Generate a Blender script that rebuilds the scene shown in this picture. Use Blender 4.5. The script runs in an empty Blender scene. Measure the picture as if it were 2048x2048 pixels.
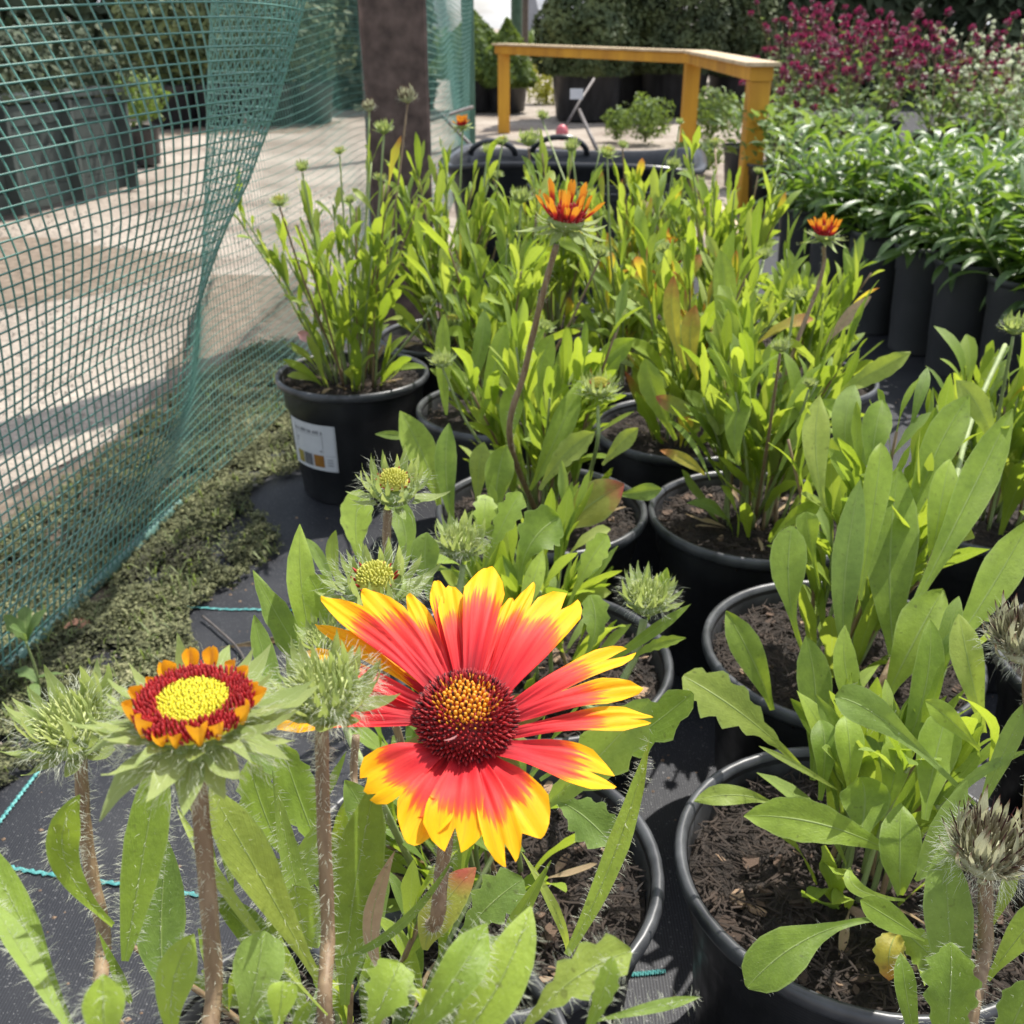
import bpy, math, random
from mathutils import Vector as V, Matrix, noise
R = math.radians
PI = math.pi
random.seed(7)
scn = bpy.context.scene
COL = scn.collection

# ------------------------------------------------------------------ camera
HC, PITCH, FPX = 0.56, 25.4, 2050.0
cd = bpy.data.cameras.new('camera'); cam = bpy.data.objects.new('camera', cd); COL.objects.link(cam)
cam.location = (0, 0, HC); cam.rotation_euler = (R(90 - PITCH), 0, 0)
cd.sensor_width = 36; cd.lens = 36 * FPX / 2048; cd.clip_start = 0.01; cd.clip_end = 400
cd.dof.use_dof = True; cd.dof.focus_distance = 0.33; cd.dof.aperture_fstop = 34
scn.camera = cam
# ------------------------------------------------------------------ sky + sun
SUN_EL, SUN_AZ = 60, 40          # azimuth measured from +Y towards +X
w = bpy.data.worlds.new('World'); scn.world = w; w.use_nodes = True
nt = w.node_tree; nt.nodes.clear()
sky = nt.nodes.new('ShaderNodeTexSky'); sky.sky_type = 'NISHITA'; sky.sun_disc = False
sky.sun_elevation = R(SUN_EL); sky.sun_rotation = R(SUN_AZ)
sky.air_density = 1.0; sky.dust_density = 2.0
tc = nt.nodes.new('ShaderNodeTexCoord'); ns = nt.nodes.new('ShaderNodeTexNoise'); ns.inputs['Scale'].default_value = 3.2
ns.inputs['Detail'].default_value = 7
mp = nt.nodes.new('ShaderNodeMapping'); mp.inputs['Scale'].default_value = (1, 1, 3.2)
cr = nt.nodes.new('ShaderNodeValToRGB'); cr.color_ramp.elements[0].position = .42; cr.color_ramp.elements[1].position = .6
mx = nt.nodes.new('ShaderNodeMixRGB'); mx.inputs[2].default_value = (9.5, 9.8, 10.4, 1)
bg = nt.nodes.new('ShaderNodeBackground'); bg.inputs[1].default_value = 0.12
out = nt.nodes.new('ShaderNodeOutputWorld')
L = nt.links.new
L(tc.outputs['Generated'], mp.inputs[0]); L(mp.outputs[0], ns.inputs['Vector']); L(ns.outputs[0], cr.inputs[0])
L(cr.outputs[0], mx.inputs[0]); L(sky.outputs[0], mx.inputs[1]); L(mx.outputs[0], bg.inputs[0]); L(bg.outputs[0], out.inputs[0])
sd = bpy.data.lights.new('sun', 'SUN'); sd.energy = 5.0; sd.angle = R(.5); sd.color = (1, .955, .88)
so = bpy.data.objects.new('sun', sd); COL.objects.link(so)
sdir = V((math.sin(R(SUN_AZ)) * math.cos(R(SUN_EL)), math.cos(R(SUN_AZ)) * math.cos(R(SUN_EL)), math.sin(R(SUN_EL))))
so.rotation_euler = sdir.to_track_quat('Z', 'Y').to_euler()
scn.view_settings.view_transform = 'Standard'; scn.view_settings.look = 'None'
scn.view_settings.gamma = 1; scn.view_settings.use_curve_mapping = False
scn.view_settings.exposure = 0.58
try:
    scn.cycles.max_bounces = 8; scn.cycles.transparent_max_bounces = 8; scn.cycles.caustics_reflective = False
    scn.cycles.caustics_refractive = False
except Exception: pass

# ------------------------------------------------------------------ pixel -> world
_t = R(PITCH); FW = V((0, math.cos(_t), -math.sin(_t))); UP = V((0, math.sin(_t), math.cos(_t))); RT = V((1, 0, 0)); CC = V((0, 0, HC))
def ray(u, v): return FW + RT * ((u - 1024) / FPX) + UP * (-(v - 1024) / FPX)
def P(u, v, d): return CC + ray(u, v) * d
def G(u, v, h=0.0):
    r = ray(u, v); return CC + r * ((h - HC) / r.z)
def onplane(u, v, p0, n):
    r = ray(u, v); return CC + r * ((p0 - CC).dot(n) / r.dot(n))

# ------------------------------------------------------------------ materials
def newmat(name):
    m = bpy.data.materials.new(name); m.use_nodes = True; m.node_tree.nodes.clear(); return m, m.node_tree
def N(nt, typ, **kw):
    n = nt.nodes.new(typ)
    for k, v in kw.items():
        if k.startswith('i_'):
            key = k[2:]; key = int(key) if key.isdigit() else key.replace('_', ' ')
            n.inputs[key].default_value = v
        else: setattr(n, k, v)
    return n
def ramp(nt, stops, interp='LINEAR'):
    n = nt.nodes.new('ShaderNodeValToRGB'); e = n.color_ramp.elements; n.color_ramp.interpolation = interp
    while len(e) < len(stops): e.new(.5)
    for q, (p, c) in zip(e, stops):
        q.position = p; q.color = (c[0], c[1], c[2], 1) if not isinstance(c, (int, float)) else (c, c, c, 1)
    return n
def mixc(nt, a, b, fac, blend='MIX'):
    n = nt.nodes.new('ShaderNodeMixRGB'); n.blend_type = blend
    for i, s in ((0, fac), (1, a), (2, b)):
        if isinstance(s, (int, float)): n.inputs[i].default_value = s if i == 0 else (s, s, s, 1)
        elif isinstance(s, tuple): n.inputs[i].default_value = (s[0], s[1], s[2], 1)
        else: nt.links.new(s, n.inputs[i])
    return n.outputs[0]
def math_(nt, op, a, b=None, c=None, clamp=False):
    n = nt.nodes.new('ShaderNodeMath'); n.operation = op; n.use_clamp = clamp
    for i, s in enumerate((a, b, c)):
        if s is None: continue
        if isinstance(s, (int, float)): n.inputs[i].default_value = s
        else: nt.links.new(s, n.inputs[i])
    return n.outputs[0]
def finish(m, nt, colour, rough=.5, bump=None, bstr=.3, bdist=.001, transl=0, tcol=None, spec=.5, metal=0):
    b = N(nt, 'ShaderNodeBsdfPrincipled')
    if isinstance(colour, tuple): b.inputs['Base Color'].default_value = (*colour, 1)
    else: nt.links.new(colour, b.inputs['Base Color'])
    if isinstance(rough, (int, float)): b.inputs['Roughness'].default_value = rough
    else: nt.links.new(rough, b.inputs['Roughness'])
    b.inputs['Specular IOR Level'].default_value = spec; b.inputs['Metallic'].default_value = metal
    if bump is not None:
        bn = N(nt, 'ShaderNodeBump', i_Strength=bstr, i_Distance=bdist); nt.links.new(bump, bn.inputs['Height'])
        nt.links.new(bn.outputs[0], b.inputs['Normal'])
    o = N(nt, 'ShaderNodeOutputMaterial'); s = b.outputs[0]
    if transl:
        t = N(nt, 'ShaderNodeBsdfTranslucent')
        if isinstance(tcol, tuple): t.inputs[0].default_value = (*tcol, 1)
        else: nt.links.new(tcol, t.inputs[0])
        mm = N(nt, 'ShaderNodeMixShader', i_Fac=transl); nt.links.new(s, mm.inputs[1]); nt.links.new(t.outputs[0], mm.inputs[2]); s = mm.outputs[0]
    nt.links.new(s, o.inputs[0]); return m
def noise_(nt, scale, detail=3, coord='Object', rough=.5, sc=None):
    t = N(nt, 'ShaderNodeTexCoord'); n = N(nt, 'ShaderNodeTexNoise', i_Scale=scale, i_Detail=detail, i_Roughness=rough)
    s = t.outputs[coord]
    if sc:
        mp = N(nt, 'ShaderNodeMapping'); mp.inputs['Scale'].default_value = sc; nt.links.new(s, mp.inputs[0]); s = mp.outputs[0]
    nt.links.new(s, n.inputs['Vector']); return n.outputs[0]

def leaf_mat(name, dark, light, tdark, tlight, transl=.42, rough=.5, spec=.4, vein=(.32, .42, .14), tip=None, spots=True):
    m, nt = newmat(name)
    uv = N(nt, 'ShaderNodeUVMap'); sep = N(nt, 'ShaderNodeSeparateXYZ'); nt.links.new(uv.outputs[0], sep.inputs[0])
    u, v = sep.outputs[0], sep.outputs[1]
    du = math_(nt, 'ABSOLUTE', math_(nt, 'SUBTRACT', u, .5))
    oi = N(nt, 'ShaderNodeObjectInfo'); nz = noise_(nt, 60, 4)
    f = math_(nt, 'ADD', math_(nt, 'MULTIPLY', oi.outputs['Random'], .75), math_(nt, 'MULTIPLY', math_(nt, 'SUBTRACT', nz, .35), .8), clamp=True)
    c = mixc(nt, dark, light, f); t = mixc(nt, tdark, tlight, f)
    rib = math_(nt, 'SUBTRACT', .045, math_(nt, 'MULTIPLY', v, .03))
    isr = math_(nt, 'SUBTRACT', 1.0, math_(nt, 'DIVIDE', du, rib), clamp=True)
    side = math_(nt, 'SINE', math_(nt, 'ADD', math_(nt, 'MULTIPLY', v, 75), math_(nt, 'MULTIPLY', du, -55)))
    side = math_(nt, 'MULTIPLY', math_(nt, 'MULTIPLY', math_(nt, 'POWER', math_(nt, 'MAXIMUM', side, 0), 8), .13), noise_(nt, 200, 2))
    fz_ = noise_(nt, 1500, 2); c = mixc(nt, c, (.42, .5, .22), math_(nt, 'MULTIPLY', math_(nt, 'GREATER_THAN', fz_, .63), .15))
    lines = math_(nt, 'MAXIMUM', math_(nt, 'MULTIPLY', isr, .9), side)
    edge = math_(nt, 'MULTIPLY', math_(nt, 'GREATER_THAN', du, .465), .35)
    lines = math_(nt, 'MAXIMUM', lines, edge)
    mo_ = math_(nt, 'ADD', .72, math_(nt, 'MULTIPLY', noise_(nt, 240, 5, rough=.65), .56)); c = mixc(nt, c, mo_, 1.0, 'MULTIPLY'); t = mixc(nt, t, mo_, 1.0, 'MULTIPLY')
    c = mixc(nt, c, vein, lines); t = mixc(nt, t, (vein[0] * 1.2, vein[1] * 1.2, vein[2]), math_(nt, 'MULTIPLY', lines, .6))
    if tip:
        nt2 = noise_(nt, 90, 3); tf = math_(nt, 'MULTIPLY', math_(nt, 'SUBTRACT', math_(nt, 'ADD', v, math_(nt, 'MULTIPLY', nt2, .5)), .95), 4, clamp=True)
        c = mixc(nt, c, tip, tf); t = mixc(nt, t, tip, tf)
    if spots:
        vo = N(nt, 'ShaderNodeTexNoise', i_Scale=330, i_Detail=1); tcn = N(nt, 'ShaderNodeTexCoord'); nt.links.new(tcn.outputs['Object'], vo.inputs['Vector'])
        sp = ramp(nt, [(.70, 0), (.74, 1)]); nt.links.new(vo.outputs[0], sp.inputs[0])
        c = mixc(nt, c, (.05, .05, .02), math_(nt, 'MULTIPLY', sp.outputs[0], .5))
    bn = math_(nt, 'ADD', math_(nt, 'MULTIPLY', noise_(nt, 900, 2), .5), math_(nt, 'MULTIPLY', lines, -1.2))
    return finish(m, nt, c, rough, bn, .5, .0007, transl, t, spec)
M = {}
M['leaf'] = leaf_mat('blanket_flower_leaf', (.135, .22, .026), (.32, .44, .055), (.28, .41, .025), (.54, .64, .055), .44)
M['leaf_grey'] = leaf_mat('blanket_flower_leaf_grey', (.13, .215, .04), (.26, .37, .075), (.27, .40, .03), (.50, .60, .065), .43, .6)
M['leaf_bright'] = leaf_mat('blanket_flower_leaf_bright', (.25, .34, .055), (.38, .45, .09), (.42, .53, .05), (.54, .62, .07), .44)
M['leaf_yellow'] = leaf_mat('yellowing_leaf', (.34, .30, .035), (.48, .42, .05), (.70, .58, .03), (.82, .72, .06), .45, tip=(.45, .18, .04))
M['leaf_redtip'] = leaf_mat('red_tipped_leaf', (.22, .27, .04), (.34, .34, .06), (.5, .5, .05), (.6, .6, .08), .4, tip=(.42, .10, .06))
M['leaf_dry'] = leaf_mat('dry_leaf', (.30, .20, .11), (.48, .35, .22), (.4, .28, .15), (.5, .36, .2), .25, .7)
M['leaf_dark'] = leaf_mat('glossy_dark_leaf', (.045, .10, .026), (.12, .21, .045), (.14, .30, .025), (.38, .54, .05), .36, .30, .7, vein=(.12, .2, .07), spots=False)
M['leaf_blue'] = leaf_mat('columbine_leaf', (.07, .13, .05), (.16, .25, .07), (.18, .30, .05), (.36, .48, .09), .35, .5, spots=False)
M['bract'] = leaf_mat('bract_green', (.22, .30, .09), (.36, .43, .15), (.40, .50, .10), (.55, .62, .18), .35, .6, vein=(.5, .56, .3), spots=False)
M['bract_seed'] = leaf_mat('seedhead_bract', (.36, .36, .22), (.52, .52, .36), (.5, .5, .28), (.6, .6, .38), .3, .7, vein=(.68, .66, .5), tip=(.10, .025, .02), spots=False)

def plain(name, a, b, scale=30, rough=.6, bump=.3, bdist=.002, sc=None, transl=0, tcol=None, spec=.5, rand=0, detail=4, metal=0):
    m, nt = newmat(name); nz = noise_(nt, scale, detail, sc=sc)
    r = ramp(nt, [(.3, a), (.7, b)]); nt.links.new(nz, r.inputs[0]); c = r.outputs[0]
    if rand:
        oi = N(nt, 'ShaderNodeObjectInfo'); hs = N(nt, 'ShaderNodeHueSaturation')
        nt.links.new(math_(nt, 'ADD', 1 - rand / 2, math_(nt, 'MULTIPLY', oi.outputs['Random'], rand)), hs.inputs['Value']); nt.links.new(c, hs.inputs['Color']); c = hs.outputs[0]
    return finish(m, nt, c, rough, nz, bump, bdist, transl, tcol, spec, metal)
M['stem'] = plain('stem_reddish', (.16, .10, .055), (.30, .215, .125), 420, .6, .3, .0004, (1, 1, .06), .12, (.4, .25, .12))
M['stem_green'] = plain('stem_green', (.20, .27, .09), (.34, .40, .17), 120, .6, .4, .0005, (1, 1, .12), .15, (.4, .5, .15))
M['hair'] = plain('plant_hair', (.62, .66, .50), (.78, .80, .68), 10, .6, 0, .001, None, .5, (.8, .82, .68))
M['pot'] = None
def pot_mat():
    m, nt = newmat('black_pot_plastic')
    a = noise_(nt, 25, 5, sc=(1, 1, .25)); r = ramp(nt, [(.35, (.012, .0125, .014)), (.75, (.034, .035, .038))]); nt.links.new(a, r.inputs[0])
    rr = ramp(nt, [(.3, .28), (.7, .52)]); nt.links.new(noise_(nt, 60, 4), rr.inputs[0])
    tcn = N(nt, 'ShaderNodeTexCoord'); sp = N(nt, 'ShaderNodeSeparateXYZ'); nt.links.new(tcn.outputs['Object'], sp.inputs[0])
    wv = math_(nt, 'SINE', math_(nt, 'MULTIPLY', sp.outputs[2], 3200))
    return finish(m, nt, r.outputs[0], rr.outputs[0], math_(nt, 'ADD', math_(nt, 'MULTIPLY', wv, .15), a), .25, .0006)
M['pot'] = pot_mat()
M['rim'] = plain('pot_rim_plastic', (.016, .017, .020), (.085, .088, .096), 38, .36, .5, .0006, detail=7)
M['pot_grey'] = plain('dark_grey_pot_plastic', (.040, .042, .044), (.062, .064, .066), 14, .5, .2, .001)
def soil_mat():
    m, nt = newmat('potting_soil')
    a = noise_(nt, 220, 6, rough=.65); r = ramp(nt, [(.32, (.008, .006, .005)), (.55, (.035, .025, .018)), (.72, (.10, .07, .05)), (.8, (.22, .17, .13))]); nt.links.new(a, r.inputs[0])
    return finish(m, nt, r.outputs[0], .85, a, 1.0, .006)
M['soil'] = soil_mat()
M['bark'] = plain('bark_chip', (.035, .022, .016), (.15, .095, .065), 160, .8, .6, .001, rand=1.2)
M['bark_pale'] = plain('pale_bark_chip', (.24, .15, .09), (.42, .29, .19), 160, .8, .6, .001, rand=.6)
M['fibre'] = plain('peat_fibre', (.007, .005, .004), (.050, .033, .023), 60, .85, .2, .001)
def fabric_mat():
    m, nt = newmat('weed_fabric_weave'); t = N(nt, 'ShaderNodeTexCoord'); sp = N(nt, 'ShaderNodeSeparateXYZ'); nt.links.new(t.outputs['Object'], sp.inputs[0])
    sx = math_(nt, 'SINE', math_(nt, 'MULTIPLY', sp.outputs[0], 3100)); sy = math_(nt, 'SINE', math_(nt, 'MULTIPLY', sp.outputs[1], 2600))
    wv = math_(nt, 'ADD', math_(nt, 'MULTIPLY', sx, .30), math_(nt, 'MULTIPLY', sy, .06)); wv = math_(nt, 'ADD', wv, .5)
    n1 = noise_(nt, 14, 5); n2 = noise_(nt, 700, 2)
    c = mixc(nt, (.004, .0045, .007), (.030, .033, .044), math_(nt, 'POWER', wv, 1.6)); r = ramp(nt, [(.35, 0.0), (.75, .5)]); nt.links.new(n1, r.inputs[0])
    c = mixc(nt, c, (.035, .036, .040), r.outputs[0])
    c = mixc(nt, c, (.3, .3, .3), math_(nt, 'MULTIPLY', math_(nt, 'GREATER_THAN', n2, .68), .6))  # pale specks put the weave's specular glints into the colour
    return finish(m, nt, c, .55, wv, .28, .0004, spec=.35)
M['fabric'] = fabric_mat()
M['teal'] = plain('teal_thread', (.05, .26, .26), (.14, .42, .40), 300, .6, .4, .0005)
def gravel_mat():
    m, nt = newmat('sandy_gravel'); a = noise_(nt, 2.2, 5); b = noise_(nt, 60, 6, rough=.7)
    vo = N(nt, 'ShaderNodeTexVoronoi', i_Scale=85); t = N(nt, 'ShaderNodeTexCoord'); nt.links.new(t.outputs['Object'], vo.inputs['Vector'])
    r = ramp(nt, [(.35, (.23, .18, .14)), (.5, (.36, .305, .25)), (.7, (.45, .39, .325))]); nt.links.new(a, r.inputs[0])
    r2 = ramp(nt, [(.3, .45), (.62, 1.0)]); nt.links.new(b, r2.inputs[0])
    c = mixc(nt, r.outputs[0], r2.outputs[0], .8, 'MULTIPLY')
    h = math_(nt, 'ADD', b, math_(nt, 'MULTIPLY', vo.outputs[0], .6))
    return finish(m, nt, c, .9, h, .9, .006)
M['gravel'] = gravel_mat()
M['brown_ground'] = plain('brown_bare_ground', (.10, .075, .05), (.22, .17, .125), 40, .9, 1, .006, detail=7)
def moss_mat():
    m, nt = newmat('moss'); a = noise_(nt, 9, 3); b = noise_(nt, 330, 3)
    r = ramp(nt, [(.36, (.022, .017, .012)), (.45, (.05, .055, .024)), (.54, (.12, .13, .055)), (.62, (.28, .28, .14)), (.72, (.52, .50, .32))])
    nt.links.new(math_(nt, 'ADD', math_(nt, 'MULTIPLY', a, .45), math_(nt, 'MULTIPLY', b, .58)), r.inputs[0])
    return finish(m, nt, r.outputs[0], .85, b, .4, .002, .15, r.outputs[0])
M['moss'] = moss_mat()
M['bladegreen'] = plain('grass_blade', (.07, .11, .03), (.24, .27, .10), 60, .6, 0, .001, None, .3, (.3, .4, .08))
M['pebble'] = plain('pebble', (.26, .22, .18), (.48, .42, .36), 50, .8, .4, .001, rand=.9)
M['brick'] = plain('broken_brick', (.35, .16, .10), (.55, .30, .20), 90, .9, .6, .001)
M['net'] = plain('green_net_plastic', (.085, .245, .205), (.18, .375, .325), 12, .30, .1, .0005, None, .16, (.16, .42, .34))
M['hem'] = plain('net_hem_tape', (.09, .19, .165), (.15, .27, .24), 40, .5, .4, .0008, None, .15, (.1, .3, .25))
M['rust'] = plain('rusty_steel', (.045, .026, .020), (.13, .085, .07), 38, .7, .8, .002, detail=9)
M['yellow'] = plain('yellow_painted_timber', (.34, .145, .008), (.60, .31, .018), 9, .6, .4, .0015, (1, 1, .2), detail=6)
M['pale_wood_lit_top'] = plain('pale_timber_and_lit_top', (.34, .25, .14), (.58, .46, .30), 14, .75, .4, .001, (1, 1, .2))  # pale edging timber; also paints the sunlit tops of the rail
M['knot'] = plain('knot_stain', (.14, .05, .01), (.25, .09, .015), 50, .7)
M['tub'] = plain('black_tub_plastic', (.016, .018, .021), (.035, .037, .042), 12, .3, .2, .001)
M['white'] = plain('white_label', (.52, .53, .56), (.62, .63, .66), 20, .5, .1, .0005)
M['ink'] = plain('grey_print', (.16, .17, .19), (.24, .25, .27), 400, .6, 0)
M['sw_olive'] = plain('olive_print', (.20, .16, .02), (.34, .27, .05), 120, .6, 0)
M['sw_grey'] = plain('dark_grey_print', (.07, .075, .085), (.15, .15, .16), 120, .6, 0)
M['sw_brown'] = plain('orange_brown_print', (.22, .09, .01), (.34, .15, .02), 120, .6, 0)
M['conifer'] = plain('conifer_green', (.022, .042, .014), (.11, .135, .040), 6, .7, .2, .01, rand=.4)
M['shrub'] = plain('shrub_green', (.05, .10, .025), (.17, .24, .05), 8, .6, .2, .01, None, .3, (.3, .42, .06), rand=.3)
M['shrub_gold'] = plain('golden_shrub', (.22, .26, .03), (.45, .44, .06), 8, .6, .2, .01, None, .3, (.6, .6, .06))
M['hedge'] = plain('dark_hedge', (.015, .028, .012), (.075, .10, .045), 2.2, .75, .2, .01)
M['yellowflower'] = plain('yellow_flower', (.75, .55, .03), (.85, .7, .1), 30, .6, 0, .001, None, .3, (.8, .7, .1))
M['roof'] = plain('grey_roof_tile', (.16, .17, .19), (.24, .25, .27), 3, .7, .2, .02)
M['render'] = plain('pale_render', (.42, .42, .42), (.52, .52, .52), 1, .8, .1, .01)
M['glass'] = plain('window_glass', (.03, .04, .05), (.06, .07, .09), 1, .1, 0)
M['weathered'] = plain('weathered_grey_green_board', (.020, .028, .026), (.06, .078, .070), 10, .8, .5, .003, (.15, 1, 1))
M['magenta'] = plain('magenta_flower', (.085, .022, .038), (.20, .065, .10), 60, .5, .2, .001, None, .25, (.5, .03, .15), rand=1.0)
M['whiteflower'] = plain('cream_flower', (.62, .66, .46), (.78, .80, .66), 60, .6, .1, .001, None, .3, (.8, .85, .6))
M['pinkpetal'] = plain('pink_petal', (.65, .30, .32), (.75, .42, .42), 60, .6, .1, .001, None, .3, (.8, .4, .4))
M['pinkball'] = plain('pink_handle_knob', (.42, .07, .09), (.62, .16, .18), 40, .35, .1, .001)
M['metal'] = plain('dark_metal', (.07, .06, .055), (.14, .12, .11), 60, .5, .3, .001)
M['green_post'] = plain('green_painted_post', (.03, .09, .06), (.06, .14, .10), 20, .5, .2, .001)
M['darkred'] = plain('dark_red_floret', (.20, .007, .009), (.52, .02, .025), 700, .6, .4, .0004, None, .12, (.4, .02, .02))
M['darktip'] = plain('dark_floret_tip', (.022, .002, .004), (.05, .004, .007), 900, .6, 0)
M['gold'] = plain('golden_floret', (.72, .26, .012), (.85, .42, .02), 500, .55, .2, .0004, None, .15, (.9, .5, .03))
M['lemon'] = plain('yellow_floret', (.62, .56, .02), (.80, .72, .05), 700, .6, .4, .0004, None, .2, (.8, .75, .06))
M['budyellow'] = plain('yellow_green_floret', (.42, .44, .06), (.68, .64, .14), 700, .6, .4, .0004, None, .2, (.6, .6, .1))
M['budfloret'] = plain('pale_green_floret', (.36, .43, .14), (.56, .60, .26), 700, .6, .4, .0004, None, .2, (.5, .6, .2))
M['orangestub'] = plain('orange_petal_stub', (.78, .30, .01), (.90, .48, .015), 300, .5, .4, .0005, None, .25, (1, .5, .02))
def petal_mat(name, thresh=.66, red=(.66, .022, .032), red2=(.78, .055, .045), ora=(.88, .15, .015), yel=(.95, .44, .004)):
    m, nt = newmat(name); uv = N(nt, 'ShaderNodeUVMap'); sep = N(nt, 'ShaderNodeSeparateXYZ'); nt.links.new(uv.outputs[0], sep.inputs[0])
    u, v = sep.outputs[0], sep.outputs[1]; oi = N(nt, 'ShaderNodeObjectInfo')
    st = N(nt, 'ShaderNodeCombineXYZ'); nt.links.new(math_(nt, 'MULTIPLY', u, 30), st.inputs[0]); nt.links.new(math_(nt, 'MULTIPLY', v, 3), st.inputs[1]); nt.links.new(math_(nt, 'MULTIPLY', oi.outputs['Random'], 40), st.inputs[2])
    n1 = N(nt, 'ShaderNodeTexNoise', i_Scale=.55, i_Detail=3); nt.links.new(st.outputs[0], n1.inputs['Vector'])
    edge = math_(nt, 'MULTIPLY', math_(nt, 'POWER', math_(nt, 'ABSOLUTE', math_(nt, 'SUBTRACT', math_(nt, 'MULTIPLY', u, 2), 1)), 3), .13)
    f = math_(nt, 'ADD', math_(nt, 'ADD', v, edge), math_(nt, 'MULTIPLY', math_(nt, 'SUBTRACT', n1.outputs[0], .5), .38))
    f = math_(nt, 'ADD', f, math_(nt, 'MULTIPLY', math_(nt, 'SUBTRACT', oi.outputs['Random'], .5), .10))
    r = ramp(nt, [(0, (.16, .006, .012)), (.12, (.45, .02, .03)), (.28, red), (thresh - .1, red2), (thresh, ora), (thresh + .05, yel), (1, (yel[0], yel[1] * 1.12, yel[2]))]); nt.links.new(f, r.inputs[0])
    ln = math_(nt, 'SINE', math_(nt, 'MULTIPLY', u, 31)); l2 = math_(nt, 'POWER', math_(nt, 'MAXIMUM', ln, 0), 9)
    vein = math_(nt, 'MULTIPLY', math_(nt, 'MULTIPLY', l2, n1.outputs[0]), math_(nt, 'SUBTRACT', .62, math_(nt, 'MULTIPLY', v, .45)))
    c = mixc(nt, r.outputs[0], (.30, .01, .02), vein)
    fine = N(nt, 'ShaderNodeTexNoise', i_Scale=6, i_Detail=3); nt.links.new(st.outputs[0], fine.inputs['Vector'])
    c = mixc(nt, c, math_(nt, 'ADD', .82, math_(nt, 'MULTIPLY', fine.outputs[0], .36)), .8, 'MULTIPLY')
    h = math_(nt, 'ADD', math_(nt, 'MULTIPLY', ln, .5), math_(nt, 'MULTIPLY', fine.outputs[0], .6))
    return finish(m, nt, c, .55, h, .30, .0004, .30, c, .25)
M['petal'] = petal_mat('ray_petal'); M['petal_cup'] = petal_mat('cup_petal', .60, (.22, .008, .015), (.42, .025, .02), (.62, .15, .02), (.78, .32, .03))
M['petal_orange'] = petal_mat('orange_petal', .25)

# ------------------------------------------------------------------ mesh helpers
def mesh(name, vs, fs, mat=None, uvs=None, smooth=True, mats=None, midx=None):
    me = bpy.data.meshes.new(name); me.from_pydata([tuple(v) for v in vs], [], fs)
    for q in (mats or ([mat] if mat else [])): me.materials.append(M[q] if isinstance(q, str) else q)
    if uvs:
        l = me.uv_layers.new(name='UVMap'); d = [0.0] * (2 * len(me.loops))
        for i, lp in enumerate(me.loops): d[2 * i], d[2 * i + 1] = uvs[lp.vertex_index]
        l.data.foreach_set('uv', d)
    if smooth: me.polygons.foreach_set('use_smooth', [True] * len(me.polygons))
    if midx: me.polygons.foreach_set('material_index', midx)
    me.update(); return me
def obj(name, me, parent=None, mtx=None, kind=None, label=None):
    o = bpy.data.objects.new(name, me); COL.objects.link(o)
    if parent is not None: o.parent = parent
    if mtx is not None: o.matrix_basis = mtx
    if kind: o['kind'] = kind
    if label: o['label'] = label
    return o
def thing(name, label, cat, loc=(0, 0, 0), rz=0, group=None):
    o = bpy.data.objects.new(name, None); COL.objects.link(o); o.location = loc; o.rotation_euler = (0, 0, rz); o.empty_display_size = .02
    o['label'] = label; o['category'] = cat
    if group: o['group'] = group
    return o
def tagm(o, label, cat, group=None):
    o['label'] = label; o['category'] = cat
    if group: o['group'] = group
    return o
def T(v): return Matrix.Translation(V(v))
def frame(pos, z, xh=None, s=1.0):
    z = V(z).normalized(); xh = V(xh) if xh is not None else (V((1, 0, 0)) if abs(z.x) < .9 else V((0, 1, 0)))
    y = z.cross(xh).normalized(); x = y.cross(z)
    return Matrix(((x.x * s, y.x * s, z.x * s, pos[0]), (x.y * s, y.y * s, z.y * s, pos[1]), (x.z * s, y.z * s, z.z * s, pos[2]), (0, 0, 0, 1)))
def tube(pts, rads, n=8, vs=None, fs=None, cap=True):
    vs = [] if vs is None else vs; fs = [] if fs is None else fs; b0 = len(vs); m = len(pts); prev = None
    for i, p in enumerate(pts):
        t = (pts[min(i + 1, m - 1)] - pts[max(i - 1, 0)]).normalized()
        if prev is None: a = t.orthogonal().normalized()
        else:
            a = prev - t * prev.dot(t)
            a = a.normalized() if a.length > 1e-6 else t.orthogonal().normalized()
        prev = a; b = t.cross(a); r = rads[i] if isinstance(rads, (list, tuple)) else rads
        for k in range(n):
            an = 2 * PI * k / n; vs.append(p + a * (math.cos(an) * r) + b * (math.sin(an) * r))
    for i in range(m - 1):
        for k in range(n):
            k2 = (k + 1) % n; fs.append((b0 + i * n + k, b0 + i * n + k2, b0 + (i + 1) * n + k2, b0 + (i + 1) * n + k))
    if cap:
        fs.append(tuple(b0 + k for k in range(n))[::-1]); fs.append(tuple(b0 + (m - 1) * n + k for k in range(n)))
    return vs, fs
def spline(pts, n=10):
    pts = [V(p) for p in pts]; o = []
    q = [pts[0] * 2 - pts[1]] + pts + [pts[-1] * 2 - pts[-2]]
    for i in range(1, len(q) - 2):
        for k in range(n):
            t = k / n; a, b, c, d = q[i - 1], q[i], q[i + 1], q[i + 2]
            o.append(.5 * ((2 * b) + (c - a) * t + (2 * a - 5 * b + 4 * c - d) * t * t + (3 * b - a - 3 * c + d) * t ** 3))
    o.append(pts[-1]); return o
def interp(keys, t):
    for (a, x), (b, y) in zip(keys, keys[1:]):
        if t <= b: return x + (y - x) * ((t - a) / (b - a))
    return keys[-1][1]
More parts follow.
